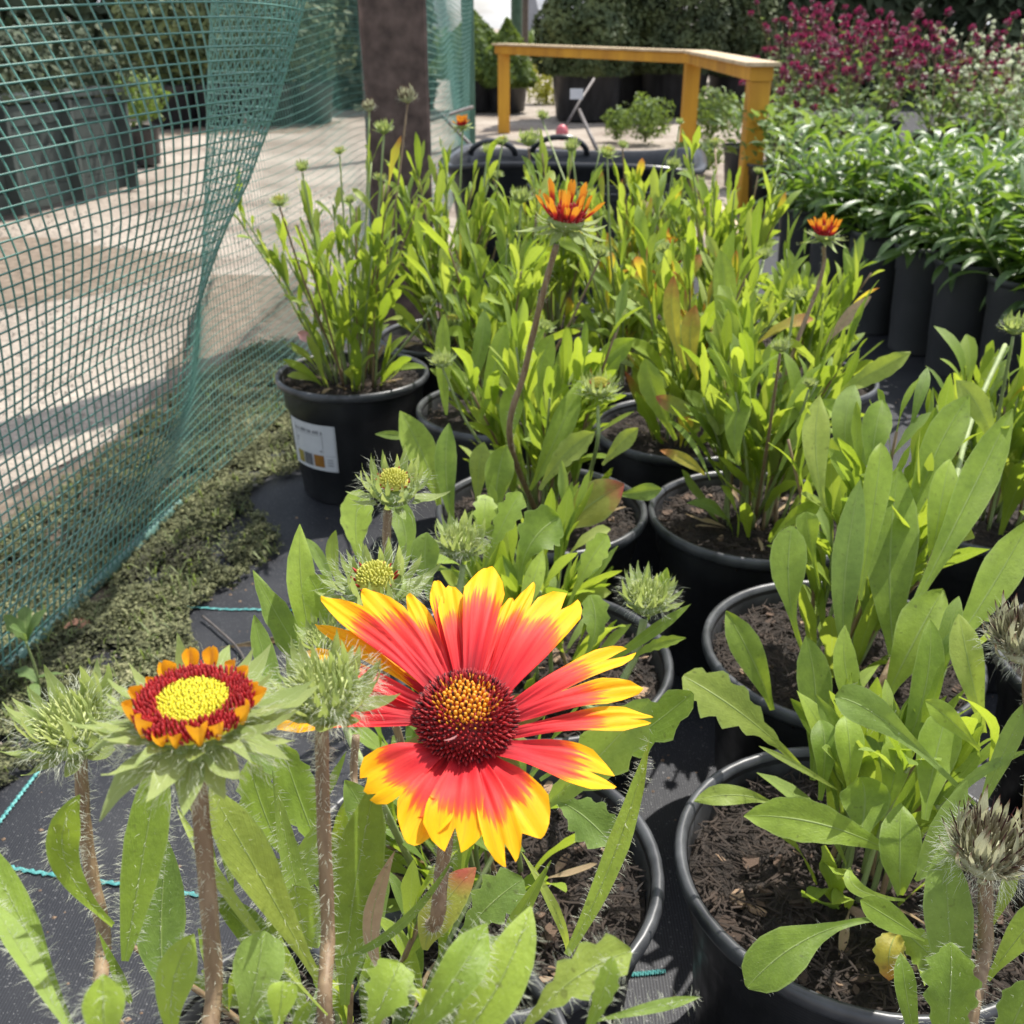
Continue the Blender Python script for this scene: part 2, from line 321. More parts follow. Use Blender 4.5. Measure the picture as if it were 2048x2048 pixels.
PROF = {
 'lance': [(0, .16), (.12, .24), (.3, .55), (.5, .88), (.65, 1), (.8, .82), (.92, .42), (1, .03)],
 'spat': [(0, .10), (.25, .16), (.42, .40), (.6, .86), (.75, 1), (.87, .88), (.95, .6), (1, .1)],
 'strap': [(0, .16), (.12, .40), (.4, .85), (.6, 1), (.78, .88), (.92, .5), (1, .04)],
 'oval': [(0, .14), (.15, .4), (.35, .85), (.55, 1), (.75, .85), (.9, .5), (1, .04)],
 'bract': [(0, .75), (.25, 1), (.5, .75), (.75, .38), (1, .02)],
 'narrow': [(0, .3), (.3, .8), (.55, 1), (.8, .6), (1, .03)]}
def leaf_pts(cl, wd, nrm, W, prof, seg, fold=.25, teeth=0, cross=4, seed=0, wavy=.0, curl=0):
    """cl: centreline points (seg+1), wd: side directions, nrm: normals"""
    rn = random.Random(seed); vs = []; uv = []; fs = []; ph = rn.random() * 6
    for i, p in enumerate(cl):
        t = i / seg; ww = W * .5 * interp(PROF[prof], t)
        for k in range(cross + 1):
            s = 2 * k / cross - 1; e = abs(s); wx = ww
            if teeth and e > .9 and .25 < t < .97:
                wx *= 1 + teeth * 1.1 * math.sin(i * 1.55 + ph + (1 if s > 0 else 0)) * (.6 + .6 * rn.random())
            off = fold * ww * e * (1.0 - curl * e) + wavy * W * math.sin(t * 11 + ph + (1.5 if s > 0 else 0)) * e * e
            vs.append(p + wd[i] * (s * wx) + nrm[i] * off); uv.append(((s + 1) / 2, t))
    c1 = cross + 1
    for i in range(seg):
        for k in range(cross):
            a = i * c1 + k; fs.append((a, a + 1, a + c1 + 1, a + c1))
    return vs, fs, uv
def leaf_local(name, mat, L=1.0, W=.16, prof='lance', bend=.5, fold=.25, teeth=0, seg=8, cross=4, seed=0, twist=0, wavy=.03, petiole=0):
    p = V((0, 0, 0)); cl = []; wd = []; nr = []; a = -bend * .25
    for i in range(seg + 1):
        t = i / seg; a = -bend * .2 + bend * t ** 1.3; tg = V((0, math.sin(a), math.cos(a)))
        if i: p = p + tg * (L / seg)
        tw = twist * t; x = V((1, 0, 0)); n = -V((0, math.cos(a), -math.sin(a)))
        q = Matrix.Rotation(tw, 3, tg); cl.append(p.copy()); wd.append(q @ x); nr.append(q @ n)
    v, f, u = leaf_pts(cl, wd, nr, W, prof, seg, fold, teeth, cross, seed, wavy, .3)
    return mesh(name, v, f, mat, u)
LEAFV = {}
def leafset(mat, key=None, n=16, **kw):
    key = key or mat
    if key not in LEAFV:
        rn = random.Random(hash(key) % 1 + len(key)); out = []
        for i in range(n):
            pr = rn.choice(['lance', 'strap', 'lance', 'spat']) if 'prof' not in kw else kw['prof']
            W = rn.uniform(*kw.get('W', (.145, .225))); b = rn.uniform(*kw.get('bend', (-.3, 1.15)))
            te = rn.choice(kw.get('teeth', [0, .06, .10, .18]))
            out.append(leaf_local('leaf', mat, 1, W, pr, b, rn.uniform(.12, .45), te, 12 if te else kw.get('seg', 8), kw.get('cross', 4), i + 5, rn.uniform(-1.1, 1.1), rn.uniform(.01, .08)))
        LEAFV[key] = out
    return LEAFV[key]
def hairs(points, length, width, seed=0, curve=.3):
    """points: list of (pos, normal) ; thin bent blades"""
    rn = random.Random(seed); vs = []; fs = []
    for p, n in points:
        d = (n + V((rn.uniform(-.5, .5), rn.uniform(-.5, .5), rn.uniform(-.5, .5)))).normalized(); l = length * rn.uniform(.5, 1.25)
        s = d.cross(V((rn.random() - .5, rn.random() - .5, rn.random() - .5))).normalized() * width * .5
        q = p + d * l * .55; b = V((rn.uniform(-1, 1), rn.uniform(-1, 1), rn.uniform(-1, .3))) * curve * l; e = p + d * l + b
        i = len(vs); vs += [p - s, p + s, q + s * .8, q - s * .8, e]; fs += [(i, i + 1, i + 2, i + 3), (i + 3, i + 2, i + 4)]
    return vs, fs
def box_v(c, s, rot=None, vs=None, fs=None, bev=0):
    vs = [] if vs is None else vs; fs = [] if fs is None else fs; b = len(vs); c = V(c)
    for dx in (-.5, .5):
        for dy in (-.5, .5):
            for dz in (-.5, .5):
                q = V((dx * s[0], dy * s[1], dz * s[2]))
                if rot is not None: q = rot @ q
                vs.append(c + q)
    for f in ((0, 1, 3, 2), (4, 6, 7, 5), (0, 4, 5, 1), (2, 3, 7, 6), (0, 2, 6, 4), (1, 5, 7, 3)): fs.append(tuple(b + k for k in f))
    return vs, fs
def beam(name, a, b, w, h, mat, parent, ext=0, rand=0):
    """timber between two points with slightly bevelled edges"""
    a = V(a); b = V(b); t = (b - a).normalized(); up = V((0, 0, 1)) if abs(t.z) < .9 else V((0, 1, 0))
    s = t.cross(up).normalized(); u = s.cross(t); e = min(w, h) * .08; vs = []; fs = []
    prof = [(-w / 2 + e, -h / 2), (w / 2 - e, -h / 2), (w / 2, -h / 2 + e), (w / 2, h / 2 - e), (w / 2 - e, h / 2), (-w / 2 + e, h / 2), (-w / 2, h / 2 - e), (-w / 2, -h / 2 + e)]
    for p in (a, b):
        for x, y in prof: vs.append(p + s * x + u * y)
    for k in range(8): fs.append((k, (k + 1) % 8, 8 + (k + 1) % 8, 8 + k))
    fs.append(tuple(range(8))[::-1]); fs.append(tuple(range(8, 16)))
    o = vs[0].copy(); c = (a + b) / 2
    return obj(name, mesh(name, [v - c for v in vs], fs, mat, smooth=False), parent, T(c - V(parent.location) if parent else c))
def lathe(prof, n=48, jitter=0):
    vs = []; fs = []
    for r, z in prof:
        for k in range(n):
            a = 2 * PI * k / n; vs.append(V((r * math.cos(a), r * math.sin(a), z)))
    for i in range(len(prof) - 1):
        for k in range(n):
            k2 = (k + 1) % n; fs.append((i * n + k, i * n + k2, (i + 1) * n + k2, (i + 1) * n + k))
    return vs, fs

# ------------------------------------------------------------------ pots and soil
PR, PH = .098, .16
def pot_meshes(r=PR, h=PH, body='pot', rim='rim', n=56, lip=.006):
    vs, fs = lathe([(0, .002), (r * .72, .002), (r * .745, 0.0), (r * .76, .006), (r * .80, h * .30), (r * .815, h * .31), (r * .865, h * .74), (r * .90, h * .76), (r * .925, h - .006), (r * .925, h - .004)], n)
    a = mesh('pot_body', vs, fs, body)
    vs, fs = lathe([(r * .925, h - .012), (r * .965, h - .0115), (r * .99, h - .009), (r, h - lip), (r * .992, h - .0015), (r * .97, h), (r * .945, h - .001), (r * .93, h - .004), (r * .915, h - .012), (r * .895, h - .035)], n)
    b = mesh('rim', vs, fs, rim); return a, b
POTM = pot_meshes()
def soil_mesh(r, seed):
    rn = random.Random(seed); vs = [V((0, 0, 0))]; uv = []; fs = []; n = 44; rings = 15
    for i in range(1, rings + 1):
        for k in range(n):
            a = 2 * PI * k / n; rr = r * i / rings; p = V((rr * math.cos(a), rr * math.sin(a), 0))
            p.z = .006 * noise.noise(p * 35 + V((seed, 0, 0))) + .004 * noise.noise(p * 110 + V((seed, 3, 0))) + (.0035 * noise.noise(p * 260)) - .003 * (i / rings) ** 2
            vs.append(p)
    for k in range(n): fs.append((0, 1 + k, 1 + (k + 1) % n))
    for i in range(rings - 1):
        for k in range(n): fs.append((1 + i * n + k, 1 + (i + 1) * n + k, 1 + (i + 1) * n + (k + 1) % n, 1 + i * n + (k + 1) % n))
    return mesh('soil', vs, fs, 'soil')
def chip_mesh(mat, seed):
    rn = random.Random(seed); vs = []; a, b, c = rn.uniform(.8, 1.6), rn.uniform(.4, .8), rn.uniform(.15, .35)
    for k in range(6):
        an = 2 * PI * k / 6 + rn.uniform(-.3, .3); q = rn.uniform(.7, 1.1)
        vs.append(V((a * q * math.cos(an), b * q * math.sin(an), c * rn.uniform(.6, 1)))); 
    for k in range(6): p = vs[k]; vs.append(V((p.x * rn.uniform(.75, 1), p.y * rn.uniform(.75, 1), -c)))
    fs = [tuple(range(6)), tuple(range(11, 5, -1))] + [(k, 6 + k, 6 + (k + 1) % 6, (k + 1) % 6) for k in range(6)]
    return mesh('bark_chip', vs, fs, mat, smooth=False)
CHIPS = [chip_mesh('bark', i) for i in range(7)] + [chip_mesh('bark_pale', 20 + i) for i in range(3)]
def litter(r, seed, n):
    rn = random.Random(seed); vs = []; fs = []
    for _ in range(n):
        a = rn.uniform(0, 2 * PI); q = r * math.sqrt(rn.random()); l = rn.uniform(.0015, .008); d = rn.uniform(0, PI)
        c = V((q * math.cos(a), q * math.sin(a), rn.uniform(.001, .006))); dr = V((math.cos(d), math.sin(d), rn.uniform(-.35, .35))) * l
        s = V((-math.sin(d), math.cos(d), 0)) * rn.uniform(.00025, .0008); k = rn.uniform(-.2, .2) * l; o = V((s.x, s.y, 0)).normalized() * k
        up = V((0, 0, rn.uniform(.0004, .0010)))
        i = len(vs); vs += [c - dr - s, c - dr + s, c + o + s, c + o - s, c + dr + s * .5, c + dr - s * .5, c - dr + up, c + o + up, c + dr + up]
        fs += [(i, i + 6, i + 7, i + 3), (i + 1, i + 2, i + 7, i + 6), (i + 3, i + 7, i + 8, i + 5), (i + 2, i + 4, i + 8, i + 7)]
    return vs, fs
def make_pot(root, seed, near=False, label=False):
    rn = random.Random(seed + 900)
    b = obj('pot', POTM[0], root, Matrix.Rotation(rn.uniform(0, 6), 4, 'Z')); obj('rim', POTM[1], b)
    s = obj('soil', soil_mesh(PR * .905, seed), root, T((0, 0, PH - .017)))
    if near:
        for k in range(near):
            a = rn.uniform(0, 6.28); q = PR * .86 * math.sqrt(rn.random()); sz = rn.uniform(.0018, .0055) if k % 5 else rn.uniform(.005, .0085)
            m = rn.choice(CHIPS); obj('bark_chip', m, s, T((q * math.cos(a), q * math.sin(a), .003)) @ Matrix.Rotation(rn.uniform(0, 6), 4, 'Z') @ Matrix.Rotation(rn.uniform(-.5, .5), 4, 'X') @ Matrix.Scale(sz, 4))
        v, f = litter(PR * .88, seed, 1500); obj('peat_fibres', mesh('peat_fibres', v, f, 'fibre'), s, None, 'stuff')
    else:
        for k in range(14):
            a = rn.uniform(0, 6.28); q = PR * .86 * math.sqrt(rn.random())
            obj('bark_chip', rn.choice(CHIPS), s, T((q * math.cos(a), q * math.sin(a), .003)) @ Matrix.Rotation(rn.uniform(0, 6), 4, 'Z') @ Matrix.Scale(rn.uniform(.002, .005), 4))
        v, f = litter(PR * .88, seed, 500); obj('peat_fibres', mesh('peat_fibres', v, f, 'fibre'), s, None, 'stuff')
    return b

# ------------------------------------------------------------------ flower heads (templates: lists of (name, mesh, matrix, kind))
def bract_m(mat, W=.3, bend=.5, seg=5, twist=0, seed=0): return leaf_local('bract', mat, 1, W, 'bract', bend, .3, 0, seg, 2, seed, twist, .05)
BR = {m: [bract_m(m, .30, b, 6, tw, i) for i, (b, tw) in enumerate([(-.9, .2), (-.4, -.3), (.3, .3), (.9, -.2), (-.6, .5)])] for m in ('bract', 'bract_seed')}
def ring(mat, n, r0, z0, el, Ls, rn, W=1.0, jit=.2, pick=None):
    """el: elevation of the bract above horizontal"""
    out = []
    for k in range(n):
        az = 2 * PI * (k + rn.uniform(-.25, .25)) / n; e = el + rn.uniform(-jit, jit); s = Ls * rn.uniform(.78, 1.2)
        m = T((r0 * math.sin(-az), r0 * math.cos(az), z0)) @ Matrix.Rotation(az, 4, 'Z') @ Matrix.Rotation(-(PI / 2 - e), 4, 'X') @ Matrix.Diagonal((s * W, s, s, 1))
        out.append(('bract', rn.choice(BR[mat] if pick is None else [BR[mat][i] for i in pick]), m, None))
    return out
def dome(r, h, z0, mat, n=20, rings=7, base=.0):
    vs = [V((0, 0, z0 + h))]; uv = [(0, 0)]; fs = []
    for i in range(1, rings + 1):
        a = i / rings * PI / 2
        for k in range(n):
            b = 2 * PI * k / n; vs.append(V((r * math.sin(a) * math.cos(b), r * math.sin(a) * math.sin(b), z0 + h * math.cos(a)))); uv.append((i / rings, 0))
    for k in range(n): fs.append((0, 1 + k, 1 + (k + 1) % n))
    for i in range(rings - 1):
        for k in range(n): fs.append((1 + i * n + k, 1 + (i + 1) * n + k, 1 + (i + 1) * n + (k + 1) % n, 1 + i * n + (k + 1) % n))
    return vs, fs, uv
def florets(r, h, z0, n, f0, f1, lw, ll, rn, lean=.3, sides=5, blunt=.35, vs=None, fs=None):
    vs = [] if vs is None else vs; fs = [] if fs is None else fs
    for k in range(n):
        q = (k + .5) / n
        if not f0 <= q <= f1: continue
        a = math.acos(1 - q * .98) if h > .3 * r else math.asin(min(1, math.sqrt(q))); b = k * 2.399963
        nd = V((math.sin(a) * math.cos(b) / r, math.sin(a) * math.sin(b) / r, math.cos(a) / max(h, 1e-5))).normalized()
        p = V((r * math.sin(a) * math.cos(b), r * math.sin(a) * math.sin(b), z0 + h * math.cos(a)))
        d = (nd + V((0, 0, lean)) + V((rn.uniform(-.15, .15),) * 3)).normalized(); l = ll * rn.uniform(.7, 1.2); w = lw * rn.uniform(.8, 1.15)
        s = d.orthogonal().normalized(); t = d.cross(s); i = len(vs)
        for rr, zz in ((w * .8, -.2 * l), (w, .35 * l), (w * blunt, .95 * l)):
            for j in range(sides):
                an = 2 * PI * j / sides; vs.append(p + d * zz + (s * math.cos(an) + t * math.sin(an)) * rr)
        vs.append(p + d * l)
        for g in (0, 1):
            for j in range(sides): fs.append((i + g * sides + j, i + g * sides + (j + 1) % sides, i + (g + 1) * sides + (j + 1) % sides, i + (g + 1) * sides + j))
        for j in range(sides): fs.append((i + 2 * sides + j, i + 2 * sides + (j + 1) % sides, i + 3 * sides))
    return vs, fs
def headhairs(r, z, n, ln, wd, seed, h=None):
    rn = random.Random(seed); pts = []
    for _ in range(n):
        a = rn.uniform(0, 2 * PI); e = rn.uniform(-.6, .5); d = V((math.cos(a) * math.cos(e), math.sin(a) * math.cos(e), math.sin(e)))
        pts.append((V((d.x * r * rn.uniform(.6, 1.7), d.y * r * rn.uniform(.6, 1.7), z + d.z * r * .9 + rn.uniform(-.2, .3) * r)), d))
    v, f = hairs(pts, ln, wd, seed); return ('hairs', mesh('hairs', v, f, 'hair'), Matrix(), 'stuff')
def recept(r, zc, mat='bract'):
    vs, fs = lathe([(r * .12, zc - r * .8), (r * .25, zc - r * .72), (r * .7, zc - r * .5), (r, zc - r * .05), (r * .92, zc + r * .12), (r * .3, zc + r * .2), (0.0001, zc + r * .22)], 16)
    uvs = [(.3, .3)] * len(vs); return mesh('flower_head', vs, fs, mat, uvs)
def petal_local(name, mat, L, W, bend, fold=.2, seed=0, lobes=3, seg=9, cross=8):
    rn = random.Random(seed); cl = []; wd = []; nr = []; p = V((0, 0, 0))
    vs = []; uv = []; fs = []
    path = []
    for i in range(seg * 3 + 1):
        t = i / (seg * 3); a = -bend * .3 + bend * t; tg = V((0, math.sin(a), math.cos(a)))
        if i: p = p + tg * (L / (seg * 3))
        path.append((p.copy(), -V((0, math.cos(a), -math.sin(a)))))
    for i in range(seg + 1):
        for k in range(cross + 1):
            s = 2 * k / cross - 1; u = (s + 1) / 2; t = i / seg * petal_len(u, lobes, rn.random() if 0 else .0)
            idx = min(len(path) - 1, t * seg * 3); i0 = int(idx); i1 = min(i0 + 1, len(path) - 1); fr = idx - i0
            q = path[i0][0].lerp(path[i1][0], fr); n = path[i0][1]
            ww = W * .5 * interp([(0, .4), (.3, .66), (.6, .95), (.8, 1), (.93, .88), (1, .6)], t); vs.append(q + V((1, 0, 0)) * s * ww + n * fold * ww * (s * s)); uv.append((u, t))
    c1 = cross + 1
    for i in range(seg):
        for k in range(cross): a = i * c1 + k; fs.append((a, a + 1, a + c1 + 1, a + c1))
    return mesh(name, vs, fs, mat, uv)
def petal_len(u, lobes, seed=0, depth=.13):
    e = abs(2 * u - 1)
    if lobes == 1: return 1 - .30 * e ** 2.2
    if lobes == 2: return 1 - .20 * e ** 4 - depth * max(0, 1 - abs(u - .5) / .16)
    return 1 - .16 * e ** 4 - depth * max(0, 1 - abs(u - .34) / .10) - depth * .8 * max(0, 1 - abs(u - .68) / .10)
def head_template(kind, seed=0, hair=1.0):
    rn = random.Random(seed * 13 + 5); o = []
    if kind == 'bud':          # radius ~ .009
        r = .0075; o.append(('flower_head', recept(r, 0), None, None))
        o += ring('bract', 9, r * .75, -.002, .35, .0115, rn, 1.35, .25, [4, 0]); o += ring('bract', 11, r * .85, .0, .9, .0108, rn, 1.25, .2, [0, 4]); o += ring('bract', 12, r * .75, .001, 1.15, .010, rn, .8, .25, [0, 1]); o += ring('bract', 9, r * .45, .003, 1.35, .007, rn, .7, .2, [0])
        v, f, u = dome(r * .85, .0035, .001, 'budfloret'); florets(r * .85, .0035, .0015, 120, 0, 1, .0004, .0028, rn, .9, 4, .3, v, f)
        o.append(('disc', mesh('disc', v, f, 'budfloret'), Matrix(), None))
        if hair: o.append(headhairs(r, 0.002, int(650 * hair), .0032, .00010, seed))
    elif kind == 'yellowbud':
        r = .0085; o.append(('flower_head', recept(r, 0), None, None))
        o += ring('bract', 10, r * .85, -.004, .25, .0115, rn, 1.1, .3, [0, 4, 1]); o += ring('bract', 12, r * .95, -.001, .95, .0105, rn, 1.0, .2, [0, 4]); o += ring('bract', 12, r * .85, .001, 1.3, .0085, rn, .9, .2, [0, 4])
        v, f, u = dome(r * .62, .003, .0022, 'lemon'); florets(r * .58, .003, .0026, 150, 0, .62, .0004, .0013, rn, .8, 4, .6, v, f)
        o.append(('disc', mesh('disc', v, f, 'budyellow'), Matrix(), None))
        v, f = florets(r * .64, .003, .0026, 70, .8, 1, .0004, .0018, rn, .8, 4, .4); o.append(('disc', mesh('disc', v, f, 'darkred'), Matrix(), None))
        if hair: o.append(headhairs(r, 0, int(500 * hair), .0038, .00011, seed))
    elif kind == 'seed':
        r = .010; o.append(('flower_head', recept(r, 0, 'bract_seed'), None, None))
        for n_, z_, e_, l_ in ((9, -.004, .7, .014), (11, -.001, 1.0, .015), (13, .002, 1.25, .015), (12, .004, 1.45, .014)): o += ring('bract_seed', n_, r * .85, z_, e_, l_, rn, .75, .22, [0, 1])
        v, f = florets(r, .006, .001, 130, 0, 1, .0006, .006, rn, 1.0, 4, .25); o.append(('disc', mesh('disc', v, f, 'bract_seed', [(.3, .8)] * len(v)), Matrix(), None))
        v, f = florets(r * 1.1, .007, .005, 26, 0, 1, .0003, .006, rn, 1.1, 3, .3); o.append(('disc', mesh('disc', v, f, 'darktip'), Matrix(), None))
        if hair: o.append(headhairs(r, 0, int(650 * hair), .0045, .00012, seed))
    elif kind == 'cup':
        r = .010; o.append(('flower_head', recept(r, 0), None, None))
        o += ring('bract', 11, r * .8, -.004, -.35, .018, rn, 1.0, .25, [1, 0, 4]); o += ring('bract', 9, r * .9, -.002, .3, .014, rn, 1.0, .2, [0, 1])
        pm = [petal_local('petal', 'petal_cup', .0185 * s, .0046 * w_, -.35, .9, i, 2) for i, (s, w_) in enumerate([(1, 1), (.85, .9), (1.1, 1.05)])]
        for k in range(18):
            az = 2 * PI * k / 18 + rn.uniform(-.16, .16)
            o.append(('petal', rn.choice(pm), T((r * .8 * math.sin(-az), r * .8 * math.cos(az), .001)) @ Matrix.Rotation(az, 4, 'Z') @ Matrix.Rotation(-rn.uniform(.1, .95), 4, 'X') @ Matrix.Scale(rn.uniform(.7, 1.05), 4), None))
        v, f, u = dome(r * .85, .005, .001, 'darkred'); florets(r * .8, .005, .001, 90, 0, 1, .0008, .004, rn, .7, 4, .4, v, f)
        o.append(('disc', mesh('disc', v, f, 'darkred'), Matrix(), None))
        if hair: o.append(headhairs(r, -.002, int(400 * hair), .003, .00012, seed))
    return o
TPL = {}
def put_head(root, kind, pos, axis, s=1.0, v=0, spin=0, label=None, hair=1.0):
    key = (kind, v, hair)
    if key not in TPL: TPL[key] = head_template(kind, v, hair)
    t = TPL[key]; m = frame(V(pos) - V(root.location), axis, None, s) @ Matrix.Rotation(spin, 4, 'Z')
    h = obj('flower_head', t[0][1], root, m, None, label)
    for n, me, mt, kd in t[1:]: obj(n, me, h, mt, kd)
    return h
def stem(root, pts, r0, r1=None, mat='stem', hairn=0, hl=.003, seed=0, n=9, res=8):
    """pts: world points"""
    o = V(root.location); path = spline(pts, res); r1 = r1 or r0; m = len(path)
    rad = [r0 + (r1 - r0) * i / (m - 1) for i in range(m)]; base = path[0].copy()
    rn = random.Random(seed + 3)
    rad = [r * (1 + .05 * math.sin(i * 1.7 + seed)) for i, r in enumerate(rad)]
    v, f = tube([p - base for p in path], rad, n); s = obj('stem', mesh('stem', v, f, mat), root, T(base - o))
    if hairn:
        pts2 = []
        for _ in range(hairn):
            q = rn.random() * (m - 1); i = min(int(q), m - 2); t = path[i + 1] - path[i]; c = path[i] + t * (q - i) - base
            d = t.normalized().orthogonal(); d = (Matrix.Rotation(rn.uniform(0, 6.28), 3, t.normalized()) @ d).normalized(); pts2.append((c + d * rad[i] * .9, d))
        v, f = hairs(pts2, hl, .00011, seed); obj('hairs', mesh('hairs', v, f, 'hair'), s, None, 'stuff')
    return s
def bezq(a, b, c, t): return a * (1 - t) ** 2 + b * 2 * t * (1 - t) + c * t * t
def hero_leaf(root, pts, wpx, prof='lance', mat='leaf', roll=0.0, fold=.22, teeth=0, wavy=.03, seed=0, hair=0, seg=14, dd=0, label=None, bow=None, sag=0.0):
    """pts: base, (mid,) tip as (px, py, depth). Laid out in space as a curved blade of real width."""
    ps = [P(*p) for p in pts]
    if len(ps) == 2:
        m = (ps[0] + ps[1]) / 2; L_ = (ps[1] - ps[0]).length; m = m + V((0, -.10 * L_ if bow is None else bow * L_, .06 * L_)); ps = [ps[0], m, ps[1]]; ctrl = m * 2 - (ps[0] + ps[2]) / 2
    ctrl = ps[1] * 2 - (ps[0] + ps[2]) / 2; cl = [bezq(ps[0], ctrl, ps[2], i / seg) for i in range(seg + 1)]
    W = wpx * pts[len(pts) // 2][2] / FPX; wd = []; nr = []; rn = random.Random(seed * 7 + int(pts[0][0])); tw = rn.uniform(-.35, .35)
    for i in range(seg + 1):
        t = (cl[min(i + 1, seg)] - cl[max(i - 1, 0)]).normalized(); vd = (cl[i] - CC).normalized(); s = t.cross(vd)
        s = s.normalized() if s.length > 1e-4 else V((1, 0, 0)); q = Matrix.Rotation(roll + tw * (i / seg - .5), 3, t); s = q @ s; n = s.cross(t).normalized()
        if n.z < 0 and n.dot(vd) > 0: pass
        if n.dot(vd) > 0: n = -n
        wd.append(s); nr.append(n)
    base = cl[0].copy(); v, f, u = leaf_pts([c - base for c in cl], wd, nr, W / max(.35, math.cos(roll)) if abs(roll) < 1.2 else W, prof, seg, fold, teeth, 6, seed, wavy, .35)
    lf = obj('leaf', mesh('leaf', v, f, mat, u), root, T(base - V(root.location)), None, label)
    if hair:
        hp = []
        for _ in range(hair):
            i = rn.randrange(1, seg); k = rn.choice((0, 0, 6, 6, 3, rn.randrange(7))); a = v[i * 7 + k]; b = v[(i + 1) * 7 + k]; p = a.lerp(b, rn.random())
            d = (wd[i] * (1 if k > 3 else -1)) if k in (0, 6) else nr[i]; hp.append((p, (d + nr[i] * rn.uniform(0, .6)).normalized()))
        hv, hf = hairs(hp, .0022, .00009, seed); obj('hairs', mesh('hairs', hv, hf, 'hair'), lf, None, 'stuff')
    return lf

# ------------------------------------------------------------------ random leafy clump for a potted blanket flower
def clump(root, seed, nst=9, nl=70, H=.17, Ls=(.07, .115), lean=.5, crown=.022, mats=None, low=12, dry=4, bias=(0, 0), maxt=.9):
    rn = random.Random(seed); z0 = PH - .016
    mats = mats or [('leaf', 7), ('leaf_bright', 2), ('leaf_grey', 2), ('leaf_yellow', .06)]
    names = [m for m, w_ in mats]; wts = [w_ for m, w_ in mats]
    def lf(pos, az, tilt, L_):
        mt = rn.choices(names, wts)[0]; me = rn.choice(leafset(mt)); tilt = max(-.1, min(1.5, tilt))
        obj('leaf', me, root, T(pos) @ Matrix.Rotation(az, 4, 'Z') @ Matrix.Rotation(-tilt, 4, 'X') @ Matrix.Rotation(rn.uniform(-.6, .6), 4, 'Z') @ Matrix.Scale(L_, 4))
    stems = []
    for k in range(nst):
        az = 2 * PI * k / nst + rn.uniform(-.4, .4); ln = lean * rn.uniform(.15, 1.0); r = crown * rn.uniform(.2, 1); b = V((-math.sin(az) * r, math.cos(az) * r, z0))
        d = V((-math.sin(az) * math.sin(ln) + bias[0], math.cos(az) * math.sin(ln) + bias[1], math.cos(ln))).normalized(); h = H * rn.uniform(.45, .95)
        e = b + d * h + V((0, 0, .01)); m = b.lerp(e, .5) + V((-math.sin(az), math.cos(az), 0)) * -.008; path = spline([b, m, e], 5)
        v, f = tube([p - b for p in path], [.0016 - .0006 * i / (len(path) - 1) for i in range(len(path))], 6); obj('stem', mesh('stem', v, f, 'stem_green' if k % 3 else 'stem'), root, T(b)); stems.append((path, az))
    for k in range(nl):
        path, az = stems[k % nst]; q = rn.uniform(.15, 1) ** .8; i = min(len(path) - 1, int(q * (len(path) - 1) + .5)); a2 = az + rn.gauss(0, 1.1)
        lf(path[i], a2, abs(rn.gauss(.36, .26)) * (1.25 - .5 * q), rn.uniform(*Ls) * (1.12 - .50 * q) * rn.choice((1, 1, .8, .6)))
    for k in range(low):
        az = rn.uniform(0, 2 * PI); lf(V((-math.sin(az) * crown, math.cos(az) * crown, z0)), az, rn.uniform(.25, maxt), rn.uniform(*Ls) * .95)
    for k in range(dry):
        az = rn.uniform(0, 2 * PI); me = rn.choice(leafset('leaf_dry', W=(.12, .2), n=5))
        obj('dry_leaf', me, root, T((-math.sin(az) * crown, math.cos(az) * crown, z0 + .004)) @ Matrix.Rotation(az, 4, 'Z') @ Matrix.Rotation(-rn.uniform(1.0, 1.5), 4, 'X') @ Matrix.Scale(rn.uniform(.025, .05), 4))
    return stems

# ================================================================== SETTING
def poly_sheet(name, pts, z, mat, cell=None, amp=0, kind='structure'):
    me = mesh(name, [V((p[0], p[1], z)) for p in pts], [tuple(range(len(pts)))], mat, smooth=False); return obj(name, me, None, None, kind)
poly_sheet('ground', [(-150, -20), (150, -20), (150, 200), (-150, 200)], -.012, 'gravel')
# weed fabric: fine grid with gentle ripples, left edge follows the net
def fabric():
    vs = []; fs = []; nx, ny = 130, 90; x0, x1, y0, y1 = -.60, 1.9, -.05, 2.75
    for j in range(ny + 1):
        for i in range(nx + 1):
            y = y0 + (y1 - y0) * j / ny; le = -.52 + .13 * max(0, y - .3) if y < 2 else -.30; x = le + (x1 - le) * i / nx
            z = .002 + .006 * max(0, noise.noise(V((x * 4, y * 5, 0)))) + .002 * noise.noise(V((x * 22, y * 14, 4)))
            vs.append(V((x, y, z)))
    for j in range(ny):
        for i in range(nx): a = j * (nx + 1) + i; fs.append((a, a + 1, a + nx + 2, a + nx + 1))
    return obj('weed_fabric', mesh('weed_fabric', vs, fs, 'fabric'), None, None, 'structure')
FAB = fabric()
poly_sheet('weed_fabric_back', [(.55, 2.72), (3.6, 2.5), (7.0, 9.2), (2.3, 9.2), (1.35, 5.2)], -.006, 'fabric')
poly_sheet('weed_fabric_side', [(1.88, -.1), (4.2, -.1), (4.2, 2.9), (1.88, 2.9)], -.004, 'fabric')
def fz(x, y): return .002 + .006 * max(0, noise.noise(V((x * 4, y * 5, 0)))) + .002 * noise.noise(V((x * 22, y * 14, 4)))
